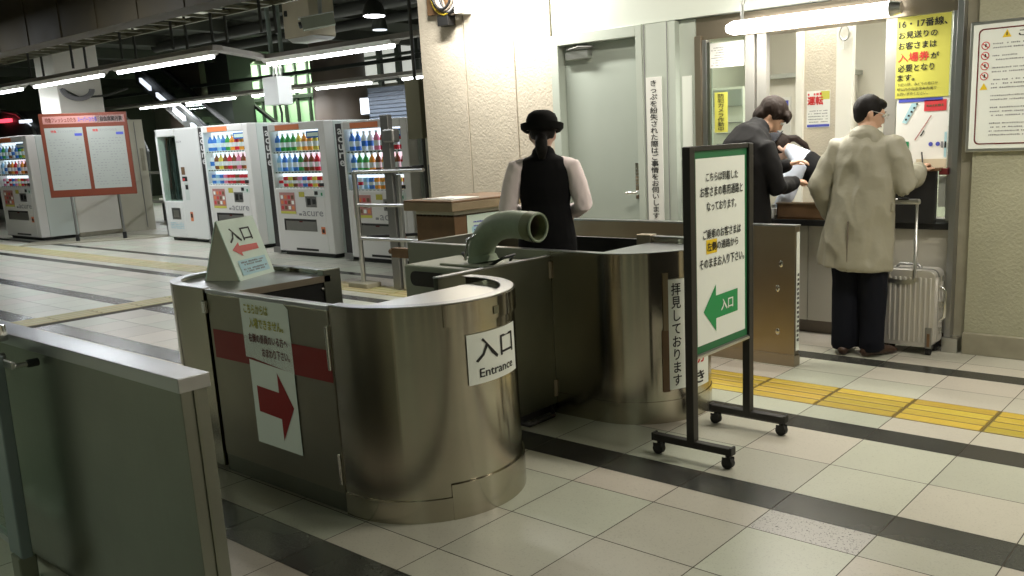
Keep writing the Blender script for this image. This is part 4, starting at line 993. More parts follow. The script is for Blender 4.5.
mb = MB(); mb.rect(fn, X(.18), X(.38), .38, .58, 'alu_dark'); mb.rect(f2, X(.22), X(.34), .42, .54, 'alu'); mb.build('pickup_door', t)
mb = MB(); mb.rect(fn, X(.52), X(.60), 1.15, 1.28, 'wood'); mb.rect(fn, X(.52), X(.63), 1.04, 1.12, 'black'); mb.rect(f2, X(.53), X(.58), 1.05, 1.09, 'poster_red'); mb.rect(fn, X(.55), X(.64), .72, 1.02, 'vend_side'); mb.rect(f2, X(.57), X(.63), .90, .98, 'black'); mb.build('payment_panel', t)
mb = MB(); mb.rect(fn, X(.60), X(.66), .36, .52, 'label_orange'); mb.rect(f2, X(.61), X(.65), .42, .49, 'ink'); mb.build('coin_return', t)
mb = MB()
for k in range(4): mb.dashes(f2, X(.12), X(.42), .22+.03*k, .016, 'pale_blue', k+70)
mb.text('acure', f2, X(.49), X(.60), 1.69, 1.72, 'grey_ink'); mb.build('lettering', t)
# cabinet beside the row
t = thing('cabinet', 'pale beige steel cabinet squeezed between the rightmost vending machine and the pillar', 'cabinet', (-8.1, 7.5, 0))
mb = MB(); mb.box(-8.40, -7.3, 7.50, 8.1, .05, 1.83, 'cabinet_beige'); mb.box(-8.36, -7.3, 7.53, 8.0, 0, .05, 'black'); mb.build('casing', t, bevel=.01)
mb = MB(); mb.box(-8.20, -7.92, 7.485, 7.5, 1.55, 1.56, 'stone_base'); mb.box(-8.22, -8.21, 7.49, 7.5, .1, 1.8, 'stone_base'); mb.build('door_seam', t)
mb = MB(); mb.box(-8.28, -8.25, 7.47, 7.5, 1.0, 1.25, 'alu_dark'); mb.build('handle', t, bevel=.004)

# ================================================================== NOTICE BOARD
A_ = Vector((-17.37, 6.98)); B_ = Vector((-16.90, 7.62)); dv = (B_-A_).normalized(); ang = math.atan2(dv.y, dv.x)
t = thing('notice_board', 'orange framed timetable board on two thin posts before the white column', 'notice board', ((A_.x+B_.x)/2, (A_.y+B_.y)/2, 0), rz=ang)
HWD = .72
mb = MB(); mb.box(-HWD, HWD, -.02, .03, .82, 2.30, 'orange_red'); fr_ = mb.build('frame', t, bevel=.008, local=True)
fn = flat((0, -.02, 0), (1, 0, 0), (0, 0, 1)); f2 = flat((0, -.02, 0), (1, 0, 0), (0, 0, 1), .004); f3 = flat((0, -.02, 0), (1, 0, 0), (0, 0, 1), .007)
mb = MB(); mb.rect(fn, -.66, .68, 2.12, 2.25, 'pink'); mb.rect(fn, .18, .66, 2.125, 2.245, 'white_sheet')
mb.text('特急フレッシュひたち', f2, -.62, -.12, 2.145, 2.225, 'orange_red', .02); mb.text('スーパーひたち', f2, -.09, .22, 2.145, 2.225, 'poster_blue', .02); mb.text('自由席案内表', f2, .28, .64, 2.145, 2.225, 'ink', .02)
mb.build('header', fr_, local=True)
for x0, tt, sd in ((-.655, 'フレッシュひたち', 3), (.03, 'スーパーひたち', 4)):
    mb = MB(); mb.rect(fn, x0, x0+.62, .95, 2.05, 'sheet_grey'); mb.text('特急', f2, x0+.10, x0+.19, 1.965, 2.01, 'red_ink', .02); mb.text(tt, f2, x0+.21, x0+.50, 1.965, 2.01, 'grey_ink')
    mb.rect(f2, x0+.48, x0+.60, 1.90, 1.945, 'poster_blue')
    for k in range(18): mb.dashes(f2, x0+.05, x0+.58, 1.02+k*.048, .010, 'grey_ink', sd*40+k, gap=.9, unit=.03)
    mb.build('timetable_sheet', fr_, local=True)
for x in (-.40, .40):
    mb = MB(); mb.tube([(x, .03, .06), (x, .03, .84)], .02, 'alu_dark', 10); mb.tube([(x, .03, 0), (x, .03, .13)], .035, 'black_rubber', 10); mb.build('post', t, local=True)
mb = MB(); mb.prism([(-1.3, -.25), (.9, -.25), (1.35, .05), (.9, .45), (-1.3, .45)], 'z', 0.001, .012, 'stone_base'); o = mb.build('floor_mat', local=True)
o.location = ((A_.x+B_.x)/2, (A_.y+B_.y)/2, 0); o.rotation_euler = (0, 0, ang); tag(o, 'dark flat mat on the floor under the notice board', 'mat')

# ================================================================== TICKET WINDOW THINGS
t = thing('window_lamp', 'bright white tube lamp mounted across the head of the ticket window', 'lamp', (-2.7, 5.93, 2.2))
mb = MB(); mb.box(-3.24, -2.12, 5.95, WY+.06, 2.20, 2.235, 'steel_rim')
mb.tube([(-3.18, 5.93, 2.24), (-3.18, 5.93, 2.36), (-3.14, 6.0, 2.5)], .012, 'alu', 8); mb.build('bracket', t)
mb = MB(); mb.tube([(-3.30, 5.93, 2.21), (-3.25, 5.93, 2.21), (-2.13, 5.93, 2.21)], [.028, .048, .048], 'lampcover', 18); mb.build('lamp_cover', t, smooth=50)
mb = MB(); mb.tube([(-2.13, 5.93, 2.21), (-2.06, 5.93, 2.21)], [.05, .035], 'alu', 18); mb.build('end_cap', t, smooth=50)
def poster(name, label, cat, x0, x1, z0, z1, y, m):
    mb = MB(); mb.box(x0, x1, y-.002, y, z0, z1, m); return mb, (lambda k=0: flat((0, y-.002, 0), (1, 0, 0), (0, 0, 1), .0015*(k+1)))
mb, F = poster('', '', '', -2.135, -1.795, 1.655, 2.165, WY+.045, 'poster_yellow')
W0, W1 = -2.135, -1.795; WW = W1-W0
for s_, a, b, z0, z1, m in (('16・17番線、', .04, .93, 2.095, 2.145, 'ink'), ('お見送りの', .04, .76, 2.030, 2.073, 'ink'), ('お客さまは', .04, .75, 1.962, 2.008, 'ink'), ('入場券', .04, .62, 1.885, 1.942, 'red_ink'),
                            ('が', .65, .80, 1.893, 1.932, 'ink'), ('必要となり', .04, .72, 1.822, 1.868, 'ink'), ('ます。', .04, .36, 1.765, 1.805, 'ink'),
                            ('下記の際、みどりの窓口か', .04, .80, 1.731, 1.751, 'ink'), ('駅以内の指定席券売機で', .04, .78, 1.701, 1.721, 'ink'), ('お買い求めください。', .04, .62, 1.672, 1.692, 'ink')):
    mb.text(s_, F(1), W0+a*WW, W0+b*WW, z0, z1, m, .015 if z1-z0 > .03 else .0)
tag(mb.build('wall_poster'), 'yellow poster of large black lettering on the right window pane', 'poster')
mb, F = poster('', '', '', -2.125, -1.79, 1.215, 1.66, WY+.052, 'white_paper'); f = F(1); g2 = F(2)
mb.rect(f, -2.11, -1.83, 1.628, 1.650, 'poster_blue'); mb.rect(f, -1.945, -1.805, 1.565, 1.635, 'poster_red'); mb.dashes(g2, -1.93, -1.82, 1.593, .016, 'wood', 3)
mb.poly(f, [(-2.085, 1.50), (-2.055, 1.49), (-1.985, 1.62), (-2.025, 1.62)], 'pale_blue')
for k in range(5): mb.rect(g2, -2.065+.017*k, -2.052+.017*k, 1.512+.024*k, 1.524+.024*k, 'ink')
mb.rect(f, -2.12, -2.035, 1.315, 1.375, 'poster_green'); mb.poly(f, [(-2.075+.024*math.cos(a), 1.285+.018*math.sin(a)) for a in [2*PI*i/14 for i in range(14)]], 'poster_red')
mb.poly(f, [(-2.0, 1.385), (-1.995, 1.38), (-1.895, 1.535), (-1.90, 1.54)], 'pink'); mb.poly(f, [(-1.965, 1.41), (-1.958, 1.405), (-1.937, 1.44), (-1.944, 1.445)], 'ink')
for cx in (-1.895, -1.85): mb.poly(f, [(cx+.014*math.cos(a), 1.355+.014*math.sin(a)) for a in [2*PI*i/12 for i in range(12)]], 'poster_blue')
mb.rect(f, -1.83, -1.815, 1.33, 1.37, 'grey_ink'); mb.rect(f, -1.81, -1.795, 1.27, 1.43, 'pale_blue'); mb.rect(g2, -1.808, -1.797, 1.33, 1.37, 'ink')
tag(mb.build('map_poster'), 'white sketch map poster taped below the yellow poster', 'poster')
mb, F = poster('', '', '', -3.505, -3.395, 1.485, 1.78, WY+.070, 'poster_yellow')
mb.text('\n'.join('防犯カメラ作動中'), F(1), -3.478, -3.422, 1.495, 1.77, 'ink', .008)
tag(mb.build('wall_poster'), 'narrow yellow vertical notice with black lettering on the left window pane', 'notice')
mb, F = poster('', '', '', -3.545, -3.255, 1.96, 2.14, WY+.070, 'white_paper'); 
for k in range(8): mb.dashes(F(1), -3.53+.02*(k % 3), -3.42, 1.975+.018*k, .006, 'grey_ink', k+11)
for k in range(7): mb.dashes(F(1), -3.38, -3.28, 1.975+.02*k, .005, 'office_grey', k+31)
tag(mb.build('wall_poster'), 'white sheets of small print at the top of the left window pane', 'poster')
# framed notice on the right wall
t = thing('framed_notice', 'large silver framed notice with a thin red border on the right wall', 'notice', (-1.2, WY, 1.32))
mb = MB(); mb.box(-1.66, -.72, WY-.03, WY, 1.30, 2.08, 'alu'); mb.build('frame', t, bevel=.004)
f = flat((0, WY-.03, 0), (1, 0, 0), (0, 0, 1)); g2 = flat((0, WY-.03, 0), (1, 0, 0), (0, 0, 1), .003); g3 = flat((0, WY-.03, 0), (1, 0, 0), (0, 0, 1), .0045)
mb = MB(); mb.rect(f, -1.64, -.74, 1.32, 2.06, 'white_sheet')
P = rrect(-1.61, -.77, 1.345, 2.035, .03); Q = rrect(-1.602, -.778, 1.353, 2.027, .025)
for i in range(len(P)):
    j = (i+1) % len(P); mb.poly(g2, [P[i], P[j], Q[j], Q[i]], 'maroon_ink')
mb.poly(g2, [(-1.475, 1.975), (-1.425, 1.975), (-1.45, 2.02)], 'sign_yellow'); mb.rect(g3, -1.453, -1.447, 1.985, 2.005, 'ink')
mb.text('ご注意', g2, -1.385, -1.15, 1.975, 2.015, 'ink', .01)
for k, z in enumerate((1.935, 1.875, 1.815, 1.755)):
    mb.poly(g2, [(-1.567+.024*math.cos(a), z+.024*math.sin(a)) for a in [2*PI*i/18 for i in range(18)]], 'red_ink'); mb.poly(g3, [(-1.567+.019*math.cos(a), z+.019*math.sin(a)) for a in [2*PI*i/18 for i in range(18)]], 'white_sheet')
    f4 = flat((0, WY-.03, 0), (1, 0, 0), (0, 0, 1), .006); mb.poly(f4, [(-1.584, z+.010), (-1.580, z+.014), (-1.550, z-.010), (-1.554, z-.014)], 'red_ink'); mb.poly(f4, [(-1.570, z-.008), (-1.560, z-.008), (-1.562, z+.012), (-1.568, z+.012)], 'ink')
mb.poly(g2, [(-1.590, 1.675), (-1.545, 1.675), (-1.567, 1.715)], 'sign_yellow')
for k in range(24):
    z = 1.945-k*.0235
    if k in (2, 5, 8, 12, 15, 19): continue
    mb.dashes(g2, -1.525, (-1.30 if k % 3 == 1 else -.85), z-.006, .008, 'grey_ink', 200+k)
mb.build('sheet', t)

# black machine and small things on the counter, right of the coat man
t = thing('counter_terminal', 'black box standing on the counter at the right of the man in the beige coat', 'terminal', (-1.95, WY, .845))
mb = MB(); mb.box(-2.12, -1.83, WY-.03, WY+.02, .845, 1.185, 'black'); mb.build('casing', t, bevel=.006)
mb = MB(); mb.box(-2.13, -1.80, WY-.045, WY+.02, 1.185, 1.205, 'wood'); mb.build('top_board', t, bevel=.003)
mb = MB(); mb.box(-1.815, -1.765, WY-.02, WY+.03, 1.16, 1.20, 'maroon_ink'); tag(mb.build('small_box'), 'tiny dark red box beside the black terminal top', 'box')
mb = MB(); mb.box(-1.98, -1.79, WY+.035, WY+.045, 1.20, 1.26, 'beige'); mb.box(-1.83, -1.785, WY+.035, WY+.045, .95, 1.15, 'office_grey'); tag(mb.build('notice_card'), 'beige card low on the right window pane behind the black terminal', 'notice')
# wooden tray on the counter
t = thing('wooden_tray', 'brown wooden tray box on the counter left of the man in the beige coat', 'tray', (-2.8, 6.0, .845))
mb = MB(); mb.box(-2.97, -2.57, 6.06, 6.24, .846, .86, 'wood')
for a in ((-2.97, -2.57, 6.06, 6.072), (-2.97, -2.57, 6.228, 6.24), (-2.97, -2.958, 6.06, 6.24), (-2.582, -2.57, 6.06, 6.24)): mb.box(*a, .85, .955, 'wood')
mb.build('box', t, bevel=.002)
mb = MB(); mb.box(-2.975, -2.565, 6.055, 6.075, .955, .965, 'wood_light'); mb.build('edge_strip', t)

# office interior
mb = MB(); mb.box(-3.27, -3.21, 7.0, 7.06, 0, 2.7, 'white_col'); mb.box(-2.93, -2.80, 7.0, 7.06, 0, 2.7, 'white_col'); struct(mb.build('trim_9'), 'white posts inside the ticket office')
mb = MB(); mb.box(-3.21, -2.93, 7.03, 7.06, 0, 2.7, 'plaster'); struct(mb.build('wall_partition'), 'beige partition inside the office')
mb = MB(); F = lambda k: flat((0, 7.027, 0), (1, 0, 0), (0, 0, 1), .0015*(k+1))
x0, x1, z0, z1 = -3.185, -2.985, 1.49, 1.78
mb.rect(F(0), x0, x1, z0, z1, 'white_paper'); mb.rect(F(1), x0+.12, x1-.005, z1-.07, z1-.005, 'poster_yellow')
mb.text('運転', F(2), x0+.01, x0+.14, z1-.11, z1-.045, 'red_ink', .03); mb.dashes(F(2), x0+.01, x0+.13, z1-.035, .020, 'red_ink', 8)
for k in range(5): mb.dashes(F(1), x0+.015, x1-.02, z0+.04+.022*k, .008, 'grey_ink', 90+k)
mb.rect(F(1), x0+.005, x1-.005, z0+.005, z0+.025, 'poster_blue'); tag(mb.build('wall_poster'), 'small poster with red lettering on the beige office partition', 'poster')
t = thing('office_shelf', 'cream shelf unit with papers seen through the ticket window behind the man in black', 'shelf', (-3.8, 8.1, 0))
mb = MB(); mb.box(-4.15, -3.30, 8.0, 8.38, 0, 1.95, 'office_wall'); mb.box(-4.20, -3.25, 7.9, 8.38, 1.95, 1.99, 'office_grey'); mb.build('casing', t)
mb = MB()
for k in range(5): mb.box(-3.72, -3.42, 7.97, 8.0, .95+.19*k, 1.09+.19*k, ('plaster', 'beige', 'office_grey', 'wood_light', 'beige')[k])
mb.build('pigeonholes', t)
mb = MB(); mb.box(-4.05, -3.78, 7.985, 8.0, 1.25, 1.78, 'white_paper'); fq = flat((0, 7.985, 0), (1, 0, 0), (0, 0, 1)); mb.rect(fq, -3.90, -3.80, 1.70, 1.75, 'poster_blue'); mb.build('paper', t)
t = thing('blind_cabinet', 'grey-white office cabinet seen behind the left window pane', 'cabinet', (-4.2, 7.2, 0))
mb = MB(); mb.box(-4.38, -3.75, 7.0, 7.5, 0, 1.86, 'office_wall'); mb.box(-4.38, -3.75, 6.98, 7.0, 1.70, 1.84, 'office_grey')
for k in range(3): mb.box(-4.0, -3.76, 6.985, 7.0, 1.38+.09*k, 1.385+.09*k, 'grey_ink')
mb.build('casing', t)
mb = MB(); mb.box(-2.7, -1.3, 8.3, 8.4, 1.2, 1.75, 'white_paper')
for k in range(12): mb.box(-2.7, -1.3, 8.295, 8.3, 1.22+.045*k, 1.225+.045*k, 'office_grey')
tag(mb.build('window_blind'), 'white slatted blind at the back of the ticket office', 'blind')
t = thing('hanging_tag', 'small white ring and tag hanging on a white post in the office', 'tag', (-2.86, 6.95, 2.15))
mb = MB(); mb.tube([(-2.86+.04*math.cos(a), 6.98, 2.20+.055*math.sin(a)) for a in [2*PI*i/18 for i in range(19)]], .009, 'alu', 8, cap=None); mb.build('ring', t, smooth=60)
mb = MB(); mb.tube([(-2.87, 6.98, 2.15), (-2.875, 6.98, 2.08)], .010, 'vend_white', 8); mb.build('tag_strip', t)

# ================================================================== SUITCASE
t = thing('suitcase', 'silver ribbed suitcase with raised handle standing beside the man in the beige coat', 'suitcase', (-1.88, 5.93, 0))
sx0, sx1, sy0, sy1, sz0, sz1 = -2.105, -1.755, 5.83, 6.02, .055, .560
mb = MB(); mb.prism(rrect(sx0, sx1, sz0, sz1, .045, 5), 'y', sy0, sy1, 'case_silver')
n = 10
for i in range(n):
    x = sx0+.03+(sx1-sx0-.06)*i/(n-1)
    mb.prism([(x-.010, sy0+.001), (x-.005, sy0-.005), (x+.005, sy0-.005), (x+.010, sy0+.001)], 'z', sz0+.03, sz1-.045, 'case_silver')
for i in range(6):
    y = sy0+.03+(sy1-sy0-.06)*i/5; mb.box(sx1-.002, sx1+.004, y-.008, y+.008, sz0+.03, sz1-.045, 'case_silver')
mb.build('shell', t, smooth=35, bevel=.004)
mb = MB(); mb.prism(rrect(sx0-.003, sx1+.003, sz0-.003, sz1+.003, .047, 5), 'y', sy1-.125, sy1-.108, 'alu_dark'); mb.build('rim', t, smooth=35)
mb = MB(); mb.tube([(sx1+.004, 5.93, .22), (sx1+.035, 5.93, .25), (sx1+.035, 5.93, .42), (sx1+.004, 5.93, .45)], .012, 'chrome', 10)
for z in (.16, .33, .50): mb.box(sx1, sx1+.018, 5.91, 5.95, z-.02, z+.02, 'chrome')
mb.build('side_handle', t, smooth=45)
mb = MB(); mb.tube([(sx0+.07, 5.93, sz1), (sx0+.09, 5.93, sz1+.025), (sx1-.14, 5.93, sz1+.025), (sx1-.12, 5.93, sz1)], .010, 'alu_dark', 8); mb.build('top_handle', t, smooth=45)
mb = MB()
for x in (-2.050, -1.885):
    mb = MB(); mb.tube([(x, sy0-.002, .49), (x, sy0-.002, .78), (x, sy0-.002, .782), (x, sy0-.002, 1.0)], [.012, .012, .009, .009], 'alu', 10); mb.build('telescopic_rod', t, smooth=60)
mb = MB(); mb.box(-2.070, -1.865, sy0-.018, sy0+.014, .985, 1.02, 'alu'); gr = mb.build('grip', t, bevel=.010)
mb = MB(); mb.box(-2.005, -1.935, sy0-.020, sy0+.0, 1.015, 1.026, 'black'); mb.build('button', gr, bevel=.003)
mb = MB(); mb.quadgrid(lambda u, v: (u, sy0-.012, v-.022*math.sin(max(0, min(1, (u+2.07)/.205))*PI)), [-2.07+.0205*i for i in range(11)], (.485, .515), 'alu'); mb.build('handle_plate', t)
for x in (sx0+.035, sx1-.035):
    for y in (sy0+.03, sy1-.03):
        mb = MB(); mb.tube([(x-.014, y, .028), (x+.014, y, .028)], .028, 'black_rubber', 14); mb.box(x-.024, x+.024, y-.022, y+.022, .04, .085, 'black'); mb.build('wheel', t, smooth=45)
mb = MB(); mb.box(sx1-.050, sx1-.008, sy0-.006, sy0+.01, .05, .19, 'alu_dark'); mb.box(sx1-.038, sx1-.018, sy0-.008, sy0, .06, .15, 'wood'); mb.build('corner_guard', t, bevel=.004)

# ================================================================== PEOPLE
V = Vector
def grow(mb, name, parent, voxel, smooth=3, fold=None, m=None, label=None, push=None):
    """closed pieces fused into one continuous skin"""
    me0 = mb.mesh('grow'); bm = bmesh.new(); bm.from_mesh(me0); bmesh.ops.recalc_face_normals(bm, faces=bm.faces); bm.to_mesh(me0); bm.free()
    o = bpy.data.objects.new(name, me0); COL.objects.link(o)
    r = o.modifiers.new('r', 'REMESH'); r.mode = 'VOXEL'; r.voxel_size = voxel; r.use_smooth_shade = True
    s = o.modifiers.new('s', 'SMOOTH'); s.factor = .5; s.iterations = smooth
    dg = bpy.context.evaluated_depsgraph_get(); me = bpy.data.meshes.new_from_object(o.evaluated_get(dg)); o.modifiers.clear()
    mm = mb.mats[0] if m is None else m
    me.materials.clear(); me.materials.append(MATS[mm])
    if fold:
        amp, sc, st = fold; ns = [v.normal.copy() for v in me.vertices]
        for v, n in zip(me.vertices, ns):
            p = v.co; q = V((p.x*sc, p.y*sc, p.z*sc*st))
            d = noise.noise(q)+.5*noise.noise(q*2.3+V((7, 3, 1)))
            d = (1-abs(d)*2)*.6+d*.4
            v.co = p+n*d*amp
    if push:
        for v in me.vertices: v.co = push(v.co)
    me.polygons.foreach_set('use_smooth', [True]*len(me.polygons)); me.update()
    o.data = me; bpy.data.meshes.remove(me0)
    if parent is not None: o.parent = parent
    OFF[o.name] = V((0, 0, 0))
    if label: o['label'] = label
    return o
def hand(mb, wrist, d, n, side, curl=.5, m='skin', s=1., spread=.0):
    """palm plus four unequal bent fingers and a thumb leaving the side of the palm; n = direction the palm faces"""
    wrist, d, n = V(wrist), V(d).normalized(), V(n); n = (n-d*n.dot(d)).normalized(); wv = d.cross(n)*side
    mb.tube([wrist-d*.02*s, wrist+d*.02*s, wrist+d*.055*s, wrist+d*.085*s], [(.024*s, .019*s), (.034*s, .016*s), (.040*s, .014*s), (.037*s, .011*s)], m, 12, side=wv, cap='round')
    for i, (off, ln) in enumerate(((.030, .070), (.010, .078), (-.010, .073), (-.029, .058))):
        p = wrist+d*.082*s+wv*off*s; q = [p]; a = curl*.5; dd = d
        fan = wv*(off*spread*8)
        for k, f in enumerate((.45, .32, .23)):
            dd = (d*math.cos(a)+n*math.sin(a)+fan).normalized(); p = p+dd*ln*f*s; q.append(p); a += curl*.75
        mb.tube(q, [.0090*s, .0085*s, .0078*s, .0068*s], m, 8, side=wv, cap='round')
    p = wrist+d*.025*s+wv*.028*s; t1 = (d*.6+wv*.75+n*.25).normalized(); t2 = (d*.9+wv*.25+n*.45).normalized()
    mb.tube([p, p+t1*.034*s, p+t1*.034*s+t2*.028*s, p+t1*.034*s+t2*.050*s], [.0125*s, .0105*s, .0095*s, .0078*s], m, 8, side=n, cap='round')
def head(mb, c, R_, m='skin', s=1.):
    """c = centre of the head; R_ = 3x3; face looks along local +Y"""
    c = V(c); b = len(mb.v); k = mb.mi(m); seg, rg = 28, 20
    for i in range(rg+1):
        p = PI*i/rg
        for j in range(seg):
            t = 2*PI*j/seg; x, y, z = math.sin(p)*math.cos(t), math.sin(p)*math.sin(t), -math.cos(p)
            w_ = .073; dy = .092; 
            if z < 0: w_ *= 1-.30*min(1, -z*1.1)**1.3; 
            X_ = x*w_; Y_ = y*dy; Z_ = z*.112
            if z < -.1 and y < 0: Y_ *= 1-.45*min(1, (-z-.1)*1.3)
            if z < -.3 and y > 0: Y_ += .010*(1-abs(x))
            if -.05 < z < .25 and y > .5: Y_ -= .006*math.exp(-((abs(x)-.38)/.16)**2)
            mb.v.append(c+R_ @ (V((X_, Y_, Z_))*s))
    for i in range(rg):
        for j in range(seg):
            j2 = (j+1) % seg; mb.f.append((b+i*seg+j, b+i*seg+j2, b+(i+1)*seg+j2, b+(i+1)*seg+j)); mb.m.append(k)
    T_ = lambda *p: c+R_ @ (V(p)*s)
    mb.tube([T_(0, .082, .020), T_(0, .098, -.010), T_(0, .106, -.026), T_(0, .092, -.032)], [(.008, .008), (.010, .009), (.014, .010), (.010, .007)], m, 10, side=R_ @ V((1, 0, 0)), cap='round')
    for sx in (-1, 1):
        mb.tube([T_(sx*.072, -.008, .022), T_(sx*.080, -.012, .005), T_(sx*.078, -.006, -.022), T_(sx*.070, 0, -.034)], [(.006, .014), (.006, .017), (.005, .013), (.004, .007)], m, 10, side=R_ @ V((1, 0, 0)), cap='round')
        mb.ball(T_(sx*.030, .075, .028), .016*s, m, 10, 8, M=None)
    mb.tube([T_(-.022, .086, -.055), T_(0, .092, -.054), T_(.022, .086, -.055)], [.004, .007, .004], m, 8, cap='round')
def face_parts(body_, c, R_, s=1., glasses=False, par=None):
    c = V(c); T_ = lambda *p: c+R_ @ (V(p)*s)
    mb = MB()
    for sx in (-1, 1): mb.ball(T_(sx*.030, .083, .012), (.012*s,)*3, 'vend_white', 12, 8); mb.ball(T_(sx*.030, .0925, .011), (.0055*s,)*3, 'iris', 10, 6)
    par2 = par
    o = mb.build('eyes', par2, smooth=60, local=True)
    mb = MB()
    for sx in (-1, 1): mb.tube([T_(sx*.014, .092, .032), T_(sx*.030, .092, .037), T_(sx*.046, .082, .032)], [.0028, .0032, .002], 'hair', 6, cap='round')
    mb.build('eyebrows', par2, smooth=60, local=True)
    mb = MB(); mb.tube([T_(-.020, .0905, -.055), T_(0, .0985, -.054), T_(.020, .0905, -.055)], [.0025, .0045, .0025], 'lip', 8, cap='round'); mb.build('mouth', par2, smooth=60, local=True)
    if glasses:
        mb = MB()
        for sx in (-1, 1):
            ring = [T_(sx*.032+.022*math.cos(a), .107, .010+.016*math.sin(a)) for a in [2*PI*i/16 for i in range(17)]]; mb.tube(ring, .0018, 'alu', 6, cap=None)
            mb.tube([T_(sx*.054, .105, .015), T_(sx*.078, .05, .018), T_(sx*.080, -.01, .018)], .0020, 'alu', 6)
        mb.tube([T_(-.010, .107, .014), T_(.010, .107, .014)], .0018, 'alu', 6); mb.build('glasses', par2, smooth=60, local=True)
def rot(yaw=0, pitch=0, roll=0):
    """pitch>0 looks down, yaw>0 turns left"""
    return (Matrix.Rotation(yaw, 3, 'Z') @ Matrix.Rotation(-pitch, 3, 'X') @ Matrix.Rotation(roll, 3, 'Y'))
def shoe(mb, a, d, m='shoe', s=1.):
    a = V(a); d = V(d).normalized(); a = V((a.x, a.y, 0))
    mb.tube([a-d*.055*s+V((0, 0, .035)), a+V((0, 0, .045)), a+d*.08*s+V((0, 0, .036)), a+d*.15*s+V((0, 0, .028)), a+d*.185*s+V((0, 0, .022))], [(.036*s, .034), (.040*s, .042), (.044*s, .034), (.044*s, .026), (.030*s, .018)], m, 14, side=d.cross(V((0, 0, 1))), cap='round')
def placed(name, label, x, y, rz, sc=1., z=0):
    t = thing(name, label, 'person', (x, y, z), rz=rz); t.scale = (sc, sc, sc); return t
SX1 = (1, 0, 0)

# ---- attendant in the round hat, seen from behind
t = placed('person', 'attendant in black hat, black waistcoat and pale pink shirt, back turned, inside the second booth', -3.47, 4.04, math.radians(40), 1.012)
hc = V((0, .01, 1.50)); HR = rot(math.radians(-4), math.radians(8))
b = MB()
b.tube([(0, 0, .86), (0, .0, .98), (0, .01, 1.10), (0, .0, 1.24), (0, -.01, 1.33), (0, -.01, 1.375)], [(.150, .10), (.140, .095), (.115, .080), (.140, .092), (.135, .08), (.06, .05)], 'skin_pale', 20, side=SX1, cap='round')
b.tube([(0, -.01, 1.34), (0, 0, 1.44), (0, .005, 1.47)], [.050, .045, .045], 'skin_pale', 14, side=SX1, cap='round'); head(b, hc, HR, 'skin_pale', .95)
AR = {}
for s_ in (-1, 1):
    sh, el, wr = V((s_*.150, -.01, 1.325)), V((s_*.220, -.02, 1.10)), V((s_*.13, .19, 1.03))
    AR[s_] = (sh, el, wr); b.tube([sh, (sh+el)/2, el, (el+wr)/2, wr], [.036, .038, .034, .032, .024], 'skin_pale', 14, side=(0, 1, 0), cap='round')
    hand(b, wr, (wr-el), V((0, 0, -1)), -s_, .5, 'skin_pale', .92)
    b.tube([(s_*.085, 0, .88), (s_*.09, .0, .48), (s_*.09, -.01, .08)], [.085, .055, .038], 'skin_pale', 14, side=SX1, cap='round')
body_ = grow(b, 'body', t, .0075, 2)
face_parts(body_, hc, HR, .95, par=t)
c = MB()
for s_ in (-1, 1):
    sh, el, wr = AR[s_]; c.tube([sh+V((-s_*.05, 0, .0)), sh+V((s_*.005, 0, -.01)), (sh+el)/2+V((s_*.006, 0, 0)), el+V((s_*.004, 0, -.012)), el+(wr-el)*.5+V((0, 0, -.01)), wr-(wr-el).normalized()*.02], [.050, .060, .058, .053, .047, .034], 'shirt_pink', 18, side=(0, 1, 0), cap='round')
c.tube([(0, 0, .90), (0, 0, 1.10), (0, 0, 1.25), (0, -.01, 1.34), (0, -.012, 1.385)], [(.13, .09), (.12, .088), (.145, .098), (.13, .078), (.062, .055)], 'shirt_pink', 20, side=SX1, cap='round')
c.tube([(0, -.012, 1.375), (0, -.004, 1.415)], [(.062, .058), (.054, .052)], 'shirt_pink', 20, side=SX1, cap='flat')
grow(c, 'shirt', t, .0085, 2, fold=(.006, 14, .5), label='pale pink shirt')
c = MB(); c.tube([(0, .0, .80), (0, .0, .90), (0, 0, 1.0), (0, .005, 1.10), (0, 0, 1.22), (0, -.008, 1.31), (0, -.012, 1.365), (0, -.012, 1.388)], [(.175, .125), (.172, .122), (.158, .115), (.142, .105), (.160, .112), (.160, .100), (.128, .080), (.070, .062)], 'vest_black', 24, side=SX1, cap='round')
grow(c, 'waistcoat', t, .0085, 2, fold=(.003, 10, .6))
c = MB(); c.tube([(0, 0, .45), (0, 0, .70), (0, 0, .88)], [(.18, .13), (.185, .135), (.172, .125)], 'vest_black', 20, side=SX1, cap='flat'); grow(c, 'skirt', t, .012, 2)
c = MB()
for s_ in (-1, 1): c.tube([(s_*.09, 0, .50), (s_*.09, -.01, .07)], [.052, .036], 'vest_black', 12, side=SX1, cap='round'); shoe(c, (s_*.09, -.01, 0), (0, 1, 0), 'black', .92)
grow(c, 'shoes', t, .01, 1)
T_ = lambda *p: hc+HR @ V(p)
c = MB(); c.ball(T_(0, -.012, .030), (.078, .090, .088), 'hair', 20, 14, M=HR); c.tube([T_(0, -.075, -.01), T_(0, -.105, -.05), T_(0, -.105, -.095), T_(0, -.085, -.135)], [(.028, .022), (.036, .030), (.034, .028), (.022, .018)], 'hair', 14, side=HR @ V((1, 0, 0)), cap='round')
grow(c, 'hair', t, .008, 2, fold=(.003, 40, .4), push=None)
HM = Matrix.Translation(T_(0, -.006, .030)) @ HR.to_4x4()
c = MB(); c.lathe([(.126, .030), (.124, .006), (.106, -.012), (.092, -.006), (.093, .03), (.091, .060), (.078, .088), (.050, .106), (.0, .112)], 'felt_black', 32, M=HM @ Matrix.Diagonal((1, 1.12, 1, 1)))
